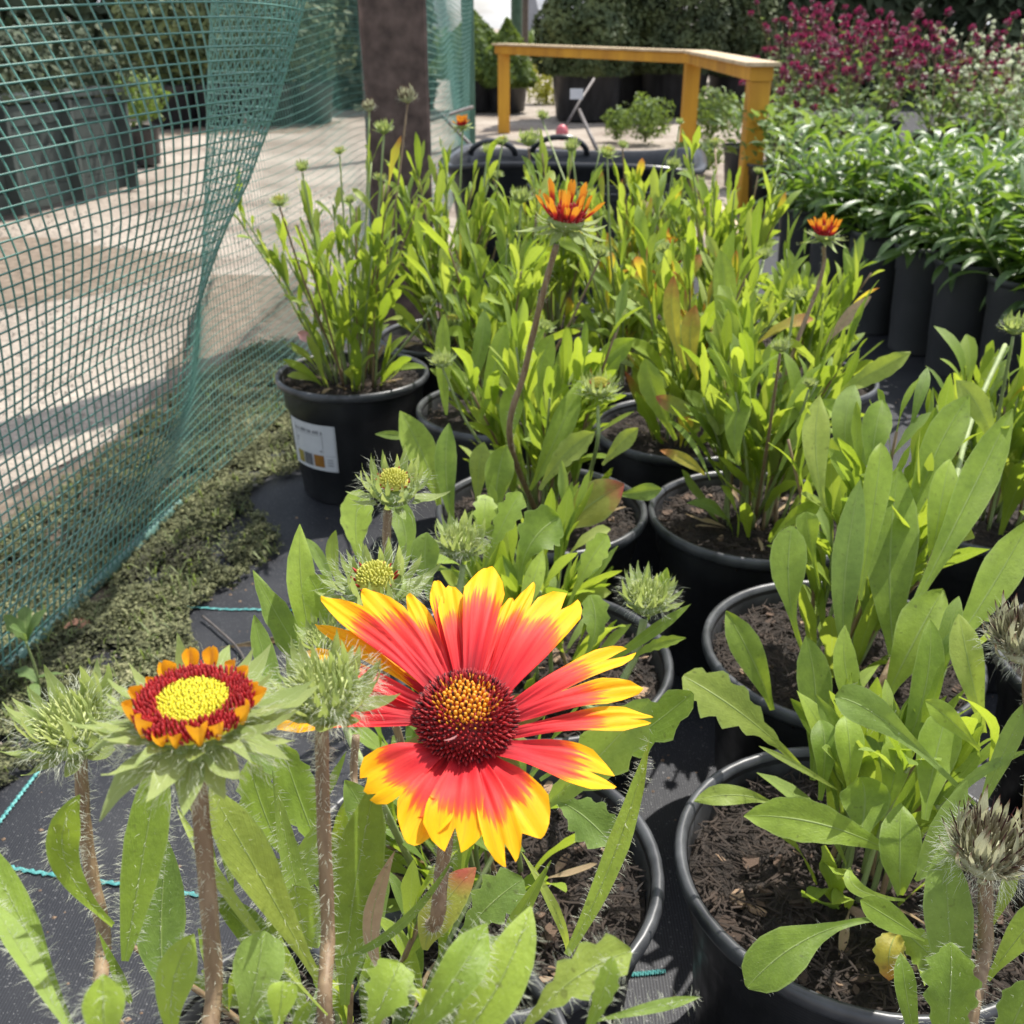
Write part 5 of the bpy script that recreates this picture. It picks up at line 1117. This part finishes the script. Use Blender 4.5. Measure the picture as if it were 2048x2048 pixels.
 (P3, [(1438, 870, .88), (1440, 830, .88), (1446, 784, .88)], 56, 'oval', 'leaf_bright', 0, 0, 0), (P3, [(1475, 860, .88), (1470, 770, .88), (1480, 690, .88)], 36, 'lance', 'leaf_bright', 0, 0, 0), (P3, [(1370, 740, .95), (1345, 640, .95), (1348, 550, .95)], 36, 'lance', 'leaf_yellow', 0, 0, 0), (P3, [(1395, 760, .95), (1380, 680, .95), (1392, 610, .95)], 40, 'lance', 'leaf_yellow', .1, 0, 0),
 (P3, [(1640, 700, 1.0), (1690, 640, 1.0), (1742, 592, 1.0)], 26, 'lance', 'leaf_dry', .2, 0, 0), (P3, [(1540, 900, .85), (1600, 800, .86), (1650, 730, .87)], 46, 'lance', 'leaf', .1, 0, 0), (P3, [(1480, 930, .85), (1470, 850, .85), (1500, 760, .86)], 50, 'lance', 'leaf', .1, 0, 0),
 (P3, [(1560, 940, .84), (1610, 850, .84), (1680, 800, .84)], 44, 'lance', 'leaf', .1, .06, 0), (P3, [(1440, 720, .98), (1450, 600, .98), (1440, 500, .98)], 46, 'strap', 'leaf', .1, 0, 0),
 # P8
 (P8, [(1790, 1330, .60), (1780, 1130, .61), (1797, 934, .63)], 108, 'lance', 'leaf', .05, 0, 30), (P8, [(1650, 1015, .66), (1632, 900, .67), (1640, 790, .68)], 56, 'lance', 'leaf_bright', 0, 0, 0), (P8, [(1605, 1300, .60), (1578, 1180, .60), (1584, 1052, .61)], 74, 'spat', 'leaf', 0, 0, 0),
 (P8, [(1810, 1080, .62), (1870, 910, .63), (1940, 790, .64)], 74, 'lance', 'leaf', .1, 0, 0), (P8, [(1822, 1225, .58), (1930, 1010, .60), (2024, 818, .62)], 74, 'lance', 'leaf', .3, 0, 0), (P8, [(1860, 1160, .6), (1880, 1020, .6), (1900, 918, .61)], 58, 'lance', 'leaf', .3, 0, 0),
 (P8, [(1545, 1420, .58), (1505, 1320, .58), (1452, 1222, .59)], 64, 'lance', 'leaf', 0, 0, 0), (P8, [(1720, 1200, .60), (1750, 1000, .61), (1762, 885, .62)], 56, 'lance', 'leaf', .3, 0, 0), (P8, [(1625, 1560, .55), (1632, 1400, .56), (1612, 1272, .57)], 70, 'lance', 'leaf', 0, 0, 0),
 (P8, [(1968, 1465, .5), (1940, 1340, .5), (1918, 1228, .51)], 64, 'lance', 'leaf_bright', 0, 0, 0), (P8, [(1770, 1400, .56), (1830, 1280, .56), (1885, 1180, .57)], 100, 'lance', 'leaf', .1, 0, 0), (P8, [(1690, 1300, .60), (1690, 1150, .60), (1720, 960, .61)], 60, 'strap', 'leaf_grey', .3, 0, 0),
 (P8, [(1700, 950, .70), (1690, 850, .70), (1710, 770, .71)], 56, 'strap', 'leaf_grey', .1, 0, 0), (P8, [(1740, 960, .66), (1750, 870, .66), (1765, 800, .67)], 60, 'lance', 'leaf', .1, 0, 0), (P8, [(1820, 860, .70), (1840, 790, .70), (1855, 735, .71)], 26, 'lance', 'leaf_grey', 0, 0, 0), (P8, [(1990, 900, .64), (1960, 820, .64), (1912, 760, .65)], 50, 'lance', 'leaf_bright', .1, 0, 0),
 (P8, [(1640, 1180, .62), (1620, 1080, .62), (1612, 1024, .62)], 46, 'spat', 'leaf', .1, 0, 0), (P8, [(1760, 1500, .55), (1700, 1380, .55), (1690, 1250, .56)], 50, 'lance', 'leaf', .3, 0, 0), (P8, [(1800, 1520, .52), (1850, 1380, .52), (1860, 1240, .53)], 60, 'strap', 'leaf', .2, 0, 0), (P8, [(1900, 1300, .54), (1980, 1180, .55), (2060, 1040, .56)], 80, 'lance', 'leaf', .1, 0, 0),
 # P9
 (P9, [(1610, 1545, .52), (1500, 1440, .52), (1366, 1352, .53)], 92, 'spat', 'leaf_bright', .1, .2, 0), (P9, [(1790, 1708, .46), (1640, 1648, .46), (1488, 1632, .47)], 88, 'lance', 'leaf', .1, .03, 0), (P9, [(1545, 1607, .50), (1470, 1590, .50), (1388, 1602, .50)], 44, 'lance', 'leaf_bright', .2, 0, 0),
 (P9, [(1748, 1838, .43), (1610, 1880, .42), (1494, 1975, .415)], 100, 'spat', 'leaf', .05, 0, 40), (P9, [(1955, 1614, .42), (1780, 1450, .44), (1670, 1394, .45)], 76, 'spat', 'leaf_grey', .05, 0, 20), (P9, [(1800, 1790, .44), (1800, 1700, .44), (1802, 1606, .45)], 84, 'oval', 'leaf', .1, 0, 0),
 (P9, [(1675, 1580, .49), (1600, 1535, .49), (1518, 1492, .50)], 14, 'strap', 'leaf_bright', .1, 0, 0), (P9, [(1720, 1680, .46), (1730, 1600, .47), (1720, 1555, .47)], 100, 'oval', 'leaf', 0, 0, 0), (P9, [(1850, 1640, .45), (1870, 1520, .46), (1900, 1410, .47)], 84, 'lance', 'leaf', .1, 0, 0),
 (P9, [(1640, 1600, .50), (1650, 1500, .50), (1640, 1440, .51)], 56, 'lance', 'leaf', .1, 0, 0), (P9, [(1700, 1600, .49), (1700, 1500, .49), (1690, 1430, .50)], 60, 'lance', 'leaf', .2, 0, 0), (P9, [(1760, 1640, .48), (1790, 1540, .48), (1790, 1440, .49)], 60, 'lance', 'leaf', .0, 0, 0), (P9, [(1810, 1800, .43), (1720, 1780, .43), (1700, 1735, .44)], 30, 'lance', 'leaf', .0, 0, 0),
 (P9, [(1790, 1850, .42), (1850, 1900, .41), (1905, 1960, .40)], 70, 'oval', 'leaf', .1, .1, 0), (P9, [(1800, 1860, .42), (1780, 1900, .41), (1780, 1960, .41)], 60, 'oval', 'leaf_yellow', .1, .1, 0),
 # P12 lower right corner
 (P12, [(1915, 2070, .33), (1900, 1880, .33), (1888, 1682, .34)], 96, 'lance', 'leaf_grey', .05, 0, 160), (P12, [(1885, 2150, .30), (1900, 2000, .30), (1902, 1884, .305)], 104, 'lance', 'leaf', 0, .16, 120), (P12, [(1840, 2130, .31), (1815, 2000, .31), (1802, 1906, .315)], 44, 'lance', 'leaf', .2, 0, 60),
 (P12, [(1975, 1960, .33), (2040, 1870, .33), (2110, 1790, .33)], 60, 'lance', 'leaf', .1, 0, 60), (P12, [(1985, 1850, .34), (2010, 1790, .34), (2030, 1730, .34)], 30, 'lance', 'leaf_bright', .2, 0, 30), (P12, [(1830, 1760, .4), (1870, 1700, .4), (1935, 1560, .4)], 60, 'lance', 'leaf_grey', .3, 0, 0),
 (P12, [(2000, 2150, .30), (2030, 2040, .3), (2075, 1960, .3)], 80, 'lance', 'leaf', .1, .1, 60), (P12, [(1960, 1620, .42), (2010, 1500, .42), (2060, 1400, .42)], 40, 'strap', 'leaf_grey', .1, 0, 60), (P12, [(1880, 1650, .42), (1940, 1560, .42), (2060, 1500, .42)], 20, 'strap', 'stemlike', .1, 0, 0),
 (P12, [(1850, 1880, .38), (1770, 1830, .38), (1720, 1800, .38)], 56, 'oval', 'leaf', .1, 0, 0), (P12, [(1960, 1500, .44), (1900, 1440, .44), (1850, 1400, .44)], 46, 'lance', 'leaf', .1, 0, 0),
]
for i, (root, pts, w_, prof, mt, roll, teeth, hr) in enumerate(HL):
    if mt == 'stemlike': mt = 'leaf_grey'
    hero_leaf(root, pts, w_, prof, mt, roll, .22 + .12 * ((i * 37) % 5) / 5, teeth, .02 + .02 * ((i * 13) % 3), i, hr, 26 if teeth else 15)

# ------------------------------------------------------------------ stems and heads
def down(root, dx=0, dy=0): return V((root.location.x + dx, root.location.y + dy, PH - .02))
# opening flower (P11)
C2 = P(388, 1415, .2); n2_ = V((.02, -.04, 1)).normalized()
stem(P11, [P(388, 1500, .202), P(408, 1700, .208), P(428, 1960, .212), P(438, 2250, .225), down(P11, -.02)], .0018, .0019, 'stem', 900, .0022, 1)
# left bud
stem(P11, [P(160, 1515, .245), P(172, 1680, .25), P(205, 1850, .25), P(270, 2090, .245), down(P11, -.03, .01)], .0016, .0019, 'stem', 800, .0026, 2)
put_head(P11, 'bud', P(152, 1462, .243), (-.05, -.2, 1), 1.12, 3, 0, None, 1.6)
# bud in front of the big flower
stem(P11, [P(644, 1450, .226), P(646, 1600, .23), P(656, 1850, .235), P(664, 2110, .24), down(P11, .01)], .00155, .0018, 'stem', 900, .0026, 3)
put_head(P11, 'bud', P(652, 1395, .225), (.04, -.12, 1), 1.05, 4, .5, 'pale hairy bud with upcurved bracts, closed', 1.6)
# big flower stem (P10 pot)
C1 = P(932, 1438, .262)
stem(P10, [P(915, 1500, .268), P(900, 1620, .285), P(885, 1730, .29), P(868, 1850, .30), down(P10, -.03, -.01)], .0021, .0021, 'stem', 900, .0024, 4)
stem(P10, [P(712, 1470, .40), P(708, 1560, .40), P(720, 1700, .39), down(P10, -.05, 0)], .0016, .0016, 'stem', 300, .003, 5)
# buds further back
stem(P7, [P(776, 1018, .50), P(775, 1110, .505), P(800, 1230, .54), down(P7, -.02)], .0023, .0018, 'stem', 300, .003, 6)
put_head(P7, 'yellowbud', P(788, 975, .50), (.05, -.22, 1), 1.38, 1, .4, 'bud opening to a yellow disc', .8)
stem(P10, [P(760, 1210, .44), P(770, 1330, .44), P(800, 1480, .45), down(P10, -.02, .02)], .0016, .0018, 'stem', 200, .003, 7)
put_head(P10, 'yellowbud', P(752, 1172, .43), (0, -.25, 1), 1.55, 2, 1.4, 'woolly bud with pale yellow disc and spread bracts', 1.6)
stem(P7, [P(925, 1130, .60), P(930, 1230, .60), down(P7, -.01)], .0018, .0018, 'stem_green', 200, .003, 8)
put_head(P7, 'bud', P(920, 1090, .60), (.1, -.15, 1), 1.45, 5, 0, None, .8)
stem(P7, [P(1288, 1240, .56), P(1262, 1330, .565), P(1190, 1420, .58), down(P7, .02)], .0023, .0020, 'stem_green', 300, .003, 9)
put_head(P7, 'bud', P(1294, 1200, .555), (.1, -.1, 1), 1.45, 6, 1, None, .8)
stem(P10, [P(660, 1330, .42), P(690, 1450, .42), P(760, 1600, .42), down(P10, -.03)], .0015, .0018, 'stem_green', 200, .003, 10)
put_head(P10, 'bud', P(645, 1285, .42), (-.1, -.1, 1), .9, 3, 1, None, .8)
stem(P2, [P(1196, 812, .84), P(1192, 900, .84), down(P2, .03)], .0015, .0018, 'stem_green', 100, .003, 11)
put_head(P2, 'yellowbud', P(1198, 775, .84), (0, -.1, 1), 1.3, 3, 0, None, .4)
# tall orange cup flower
stem(P2, [P(1113, 490, .72), P(1085, 590, .74), P(1050, 740, .78), P(1020, 880, .82), down(P2, 0)], .0022, .0026, 'stem', 500, .003, 12)
put_head(P2, 'cup', P(1132, 442, .715), (.12, -.1, 1), 1.32, 1, 0, 'half closed flower with short orange tipped dark red rays', .8)
put_head(P3, 'cup', P(1650, 470, .92), (0, -.1, 1), .92, 2, 0, 'small dark orange tipped flower with folded rays', .5)
stem(P3, [P(1648, 492, .92), P(1640, 560, .93), P(1560, 800, .92), down(P3, .02)], .0018, .0022, 'stem', 200, .003, 13)
farheads = [(P1, 'yellowbud', 558, 402, 1.15, 1.1, -60), (P1, 'bud', 604, 335, 1.2, 1.0, -40), (P1, 'bud', 767, 258, 1.25, 1.3, 10), (P1, 'seed', 815, 195, 1.3, 1.1, 20), (P1, 'seed', 738, 215, 1.3, .8, 0), (P15, 'cup', 925, 250, 1.35, .85, 10),
 (P16, 'bud', 1057, 280, 1.35, 1.7, -10), (P15, 'bud', 976, 300, 1.5, 1.1, 10), (P6, 'bud', 1042, 395, 1.15, 1.45, -15), (P15, 'bud', 995, 350, 1.45, .9, 30), (P18, 'bud', 1347, 330, 1.5, 1.3, 10), (P18, 'bud', 1085, 232, 2.0, 1.4, -30), (P17, 'seed', 1310, 430, 1.5, 1.3, -10), (P4, 'bud', 1527, 510, 1.15, 1.15, 20),
 (P5, 'cup', 1342, 488, 1.3, .55, 10), (P6, 'bud', 1200, 505, 1.2, 1.3, 30), (P6, 'yellowbud', 905, 640, 1.12, 1.1, -20), (P4, 'bud', 1560, 300, 2.0, 1.0, 0), (P17, 'yellowbud', 1430, 283, 2.0, 1.2, 0), (P14, 'bud', 2030, 655, .8, 1.25, 0), (P1, 'bud', 700, 400, 1.2, .8, 0), (P2, 'bud', 1240, 630, .95, .9, 20), (P1, 'seed', 905, 540, 1.15, .8, 0)]
for i, (root, kd, px, py, d, s, bx) in enumerate(farheads):
    p = P(px, py, d); ax = (random.uniform(-.15, .15), random.uniform(-.25, 0), 1); put_head(root, kd, p, ax, s * .8, i % 3, i, None, .3)
    rz = root.location; m = (p + V((rz.x, rz.y, PH))) / 2 + V(((p.x - rz.x) * .18, (p.y - rz.y) * .1, 0)); stem(root, [p - V((0, 0, .006 * s)), m, V((rz.x + (p.x - rz.x) * .15, rz.y, PH - .02))], .0013 * (1 if d < 1.4 else 1.2), .0018, 'stem_green' if i % 3 else 'stem', 60, .003, 30 + i, 6, 6)
rq = random.Random(21)
for root in (P1, P15, P6, P5, P16, P17, P18, P4, P3, P14, P2):
    for k in range(3 if root is not P1 else 2):
        a = rq.uniform(0, 6.28); r = rq.uniform(.03, .10); z = rq.uniform(.30, .44) if root.location.y > 1.2 else rq.uniform(.27, .36); c = V((root.location.x + r * math.cos(a), root.location.y + r * math.sin(a), z))
        put_head(root, rq.choice(['bud', 'bud', 'bud', 'yellowbud']), c, (rq.uniform(-.3, .3), rq.uniform(-.3, .1), 1), rq.uniform(.5, .95), rq.randrange(3), rq.uniform(0, 6), None, .3)
        b = V((root.location.x, root.location.y, PH - .01)); stem(root, [c - V((0, 0, .005)), (b + c) / 2 + V((r * .2 * math.cos(a), r * .2 * math.sin(a), .01)), b], .0011, .0016, rq.choice(['stem', 'stem_green']), 60, .003, 60 + k, 6, 5)
# right edge seedheads
stem(P12, [P(1972, 1755, .33), P(1972, 1880, .33), P(1980, 2090, .33), down(P12, -.04)], .0023, .0026, 'stem', 700, .0028, 14)
put_head(P12, 'seed', P(1974, 1706, .33), (0, -.1, 1), .98, 1, 0, 'dry seedhead with dark brown pointed tips', 1.5)
stem(P12, [P(2052, 1320, .42), P(2062, 1500, .42), P(2085, 1760, .42), down(P12, -.03)], .002, .0022, 'stem', 200, .003, 15); put_head(P12, 'seed', P(2050, 1285, .42), (-.2, -.2, 1), 1.1, 2, 0, None, 1)
stem(P8, [P(1875, 1090, .6), P(1820, 1240, .59), P(1740, 1400, .58), down(P8, .02)], .0018, .002, 'stem', 200, .002, 17)
stem(P8, [P(2010, 690, .78), P(1940, 850, .72), P(1880, 1080, .64), down(P8, .04)], .0018, .002, 'stem_green', 200, .003, 18)

# ------------------------------------------------------------------ the opening flower: disc, stubs, bracts
m2 = frame(C2 - V(P11.location), n2_)
h2o = obj('flower_head', recept(.010, -.005), P11, m2, None, 'opening flower with yellow disc, dark red ring and short orange rays')
rn = random.Random(3)
v, f, u = dome(.0112, .0016, 0, 'x', 28, 6); florets(.0072, .0014, .0009, 360, 0, 1, .00042, .0010, rn, .9, 5, .6, v, f); obj('disc_centre', mesh('disc_centre', v, f, 'lemon'), h2o)
v, f = florets(.0114, .0014, .0004, 620, .36, 1, .00040, .0019, rn, .8, 5, .45); obj('disc_ring', mesh('disc_ring', v, f, 'darkred'), h2o)
v, f = florets(.0070, .0014, .0018, 75, 0, .96, .00012, .0008, rn, .9, 3, .5); obj('floret_tips', mesh('floret_tips', v, f, 'darktip'), h2o)
STUB = [petal_local('petal', 'orangestub', .0058 * s, .0038, -.5, 1.15, i, l) for i, (s, l) in enumerate([(1, 3), (.8, 2), (1.15, 3), (.9, 1)])]
for k in range(16):
    az = 2 * PI * k / 16 + rn.uniform(-.13, .13); s = rn.uniform(.6, 1.15)
    obj('petal', rn.choice(STUB), h2o, T((.0114 * math.sin(-az), .0114 * math.cos(az), -.0006)) @ Matrix.Rotation(az, 4, 'Z') @ Matrix.Rotation(-rn.uniform(.15, .75), 4, 'X') @ Matrix.Scale(s, 4))
for n_, z_, e_, l_, ww in ((12, -.004, .0, .0140, 1.35), (13, -.003, .42, .0115, 1.1), (10, -.0055, -.10, .0145, 1.45)):
    for _, me, mt, _k in ring('bract', n_, .0090, z_, e_, l_, rn, ww, .22): obj('bract', me, h2o, mt)
o_ = headhairs(.011, -.006, 2600, .0030, .00008, 7); obj(o_[0], o_[1], h2o, None, 'stuff')

# ------------------------------------------------------------------ the big open flower
nf = V((.03, -.34, 1)).normalized(); m1 = frame(C1 - V(P10.location), nf)
hf = obj('flower_head', recept(.0100, -.0048), P10, m1, None, 'fully open flower with red rays tipped yellow')
iv = (T(P10.location) @ m1).inverted()
CR, CH = .0121, .0086
v, f, u = dome(CR * .95, CH * .95, 0, 'x', 30, 8); obj('cone_base', mesh('cone_base', v, f, 'darkred'), hf)
v, f = florets(CR, CH, .0, 560, .12, 1, .00045, .0019, rn, .15, 5, .35); obj('disc_florets', mesh('disc_florets', v, f, 'darkred'), hf)
v, f = florets(CR, CH, .0, 560, 0, .15, .00062, .0011, rn, .2, 5, .55); florets(CR, CH, .0001, 560, .15, .26, .00036, .0018, rn, .2, 5, .5, v, f); obj('disc_centre', mesh('disc_centre', v, f, 'gold'), hf)
v, f = florets(CR * 1.03, CH * 1.03, .0, 230, .0, 1, .00034, .0016, rn, .3, 5, .3); obj('floret_tips', mesh('floret_tips', v, f, 'darktip'), hf)
def crop(x, y): return (500 + x * .4658, 1100 + y * .4658)
PET = [ # tip px (crop coords), base px, width mm, lobes, drop mm at tip, layer, material
 ((1030, 85), (960, 500), 12.5, 1, -1, 0), ((1125, 205), (1015, 520), 6.0, 1, 1.5, 1), ((1222, 145), (1055, 540), 6.0, 1, 0, 1), ((1385, 205), (1110, 600), 15.0, 2, 0, 0), ((1640, 440), (1190, 680), 9.0, 2, 1, 0),
 ((1685, 610), (1195, 740), 8.0, 1, 2, 0), ((1728, 740), (1150, 810), 8.0, 2, 2.5, 1), ((1570, 1005), (1060, 880), 13, 2, 1.5, 0), ((1250, 1235), (1020, 930), 15, 1, .5, 1), ((1120, 1360), (985, 950), 10.0, 2, 1, 0), ((870, 1305), (915, 960), 16.0, 2, 1.0, 0),
 ((690, 1275), (850, 930), 15.0, 1, 1, 1), ((490, 1045), (790, 900), 15, 3, 2, 0), ((115, 770), (690, 740), 8.5, 1, 2, 0), ((300, 600), (700, 690), 8.0, 2, 2, 1), ((180, 480), (700, 640), 8.5, 2, 2.5, 1), ((282, 325), (715, 570), 6.5, 1, 3, 1), ((310, 215), (740, 560), 9.0, 1, 0, 0),
 ((485, 180), (800, 520), 10.5, 1, -.5, 0), ((680, 195), (840, 510), 6.5, 1, 1, 1), ((800, 135), (880, 510), 7.5, 1, 1.8, 1), ((860, 155), (905, 500), 9.5, 1, -.5, 0)]
for i, (tp, bp, W, lb, drop, lay) in enumerate(PET):
    tip = onplane(*crop(*tp), C1 - nf * (drop * .001 + .001), nf); bs = onplane(*crop(*bp), C1 - nf * .0005, nf)
    tip = iv @ tip; bs = iv @ bs; az = math.atan2(bs.y, bs.x); bs = V((math.cos(az), math.sin(az), 0)) * .0098; bs.z = -.0008 - .0012 * lay
    at = math.atan2(tip.y - bs.y, tip.x - bs.x); dr = tip - bs; Lp = dr.length; rr = random.Random(i); seg, cr_ = 14, 10; W *= .00093
    side = V((-math.sin(at), math.cos(at), 0)); up = side.cross(dr.normalized()); up = up if up.z > 0 else -up; side = dr.normalized().cross(up).normalized() * -1
    vs = []; uv = []; fs = []; arch = rr.uniform(.06, .13) * (.7 if lay else 1); sk = rr.uniform(-.07, .07); cup = rr.uniform(.10, .30); tw = rr.uniform(-.25, .25)
    for a in range(seg + 1):
        for k in range(cr_ + 1):
            s = 2 * k / cr_ - 1; uu = (s + 1) / 2; t = a / seg * petal_len(uu, lb, 0, .17 + .05 * (i % 3)) * (1 + sk * s * .8)
            ww = W * .5 * interp([(0, .34), (.15, .46), (.4, .76), (.65, .98), (.82, 1), (.94, .84), (1, .62)], t)
            q = bs + dr * t + up * (arch * Lp * math.sin(min(t, 1) * PI * .92) + .00042 * math.sin(uu * 19 + i) * min(1, t * 3) + cup * ww * s * s + tw * ww * s * t + .0005 * math.sin(t * 9 + i + s * 2))
            vs.append(q + side * s * ww - bs); uv.append((uu, t))
    c1 = cr_ + 1
    for a in range(seg):
        for k in range(cr_): b = a * c1 + k; fs.append((b, b + 1, b + c1 + 1, b + c1))
    obj('petal', mesh('petal', vs, fs, 'petal_orange' if i in (16,) else 'petal', uv), hf, T(bs), None, 'shorter ray showing its orange underside' if i == 16 else None)
for _, me, mt, _k in ring('bract', 14, .009, -.004, -.45, .016, rn, 1.2, .25): obj('bract', me, hf, mt)
ff = obj('fallen_floret', petal_local('fallen_floret', 'pinkpetal', .0035, .0008, .8, .3, 2, 1), hf, T(iv @ P(888, 1480, .2425)) @ Matrix.Rotation(1.2, 4, 'Y'))

# ------------------------------------------------------------------ small things by the net: weed seedling, brick shard, twig
q = G(82, 1400); wd_ = thing('weed_seedling', 'small pale green weed seedling with broad leaves at the foot of the net', 'weed', (q.x, q.y, 0))
WL = leafset('leaf_blue', 'weedleaf', W=(.34, .45), bend=(.2, 1.0), n=5, prof='oval')
stem(wd_, [V((q.x, q.y, 0)), V((q.x + .002, q.y, .03)), V((q.x, q.y - .002, .065))], .0014, .001, 'stem_green', 60, .002, 50)
for k, (z, tl, s) in enumerate([(.02, 1.5, .032), (.02, 1.3, .030), (.025, 1.4, .028), (.062, .5, .036), (.062, .55, .032), (.064, .3, .028), (.064, .7, .034)]):
    obj('leaf', WL[k % 5], wd_, T((0, 0, z)) @ Matrix.Rotation([3.4, 1.0, -1.5, -1.0, 1.2, 2.8, .3][k], 4, 'Z') @ Matrix.Rotation(-tl, 4, 'X') @ Matrix.Scale(s, 4))
def rock(px, py, s, mat, label, nm, cat, seed):
    rn = random.Random(seed); q = G(px, py); bm_v = []; fs = []
    import bmesh
    bm = bmesh.new(); bmesh.ops.create_icosphere(bm, subdivisions=2, radius=1)
    for v_ in bm.verts:
        k = .8 + .35 * noise.noise(v_.co * 1.6 + V((seed, 0, 0))); v_.co = V((v_.co.x * s * 1.3 * k, v_.co.y * s * k, v_.co.z * s * .6 * k))
    me = bpy.data.meshes.new(nm); bm.to_mesh(me); bm.free(); me.materials.append(M[mat]); o = obj(nm, me, None, T((q.x, q.y, s * .35)) @ Matrix.Rotation(seed, 4, 'Z')); return tagm(o, label, cat)
rock(158, 1262, .014, 'brick', 'reddish broken brick shard beside the net hem', 'brick_shard', 'brick', 1)
rock(120, 1345, .007, 'pebble', 'small pale stone right of the weed seedling', 'stone', 'stone', 2)
rock(140, 1385, .006, 'pebble', 'tiny cream stone nearest the hairy left bud', 'stone', 'stone', 3)
tw_ = [G(405, 1232, .008), G(440, 1262, .006), G(478, 1300, .006), G(500, 1350, .006), G(506, 1400, .006)]
t_ = thing('twig', 'thin dark twig lying on the weed fabric beside the moss', 'twig', tuple(tw_[0])); v, f = tube([p - tw_[0] for p in spline(tw_, 5)], [.0012] * 20 + [.0008], 6); obj('twig', mesh('twig', v, f, 'metal'), t_)
dl = obj('dry_leaf', leaf_local('dry_leaf', 'leaf_dry', .012, .007 / .012, 'oval', 1.2, .4, 0, 6, 4, 3), None, T(G(585, 1270, .004)) @ Matrix.Rotation(1.4, 4, 'X')); tagm(dl, 'tiny dry brown leaf on the weed fabric beside the upper left leaves', 'dry leaf')
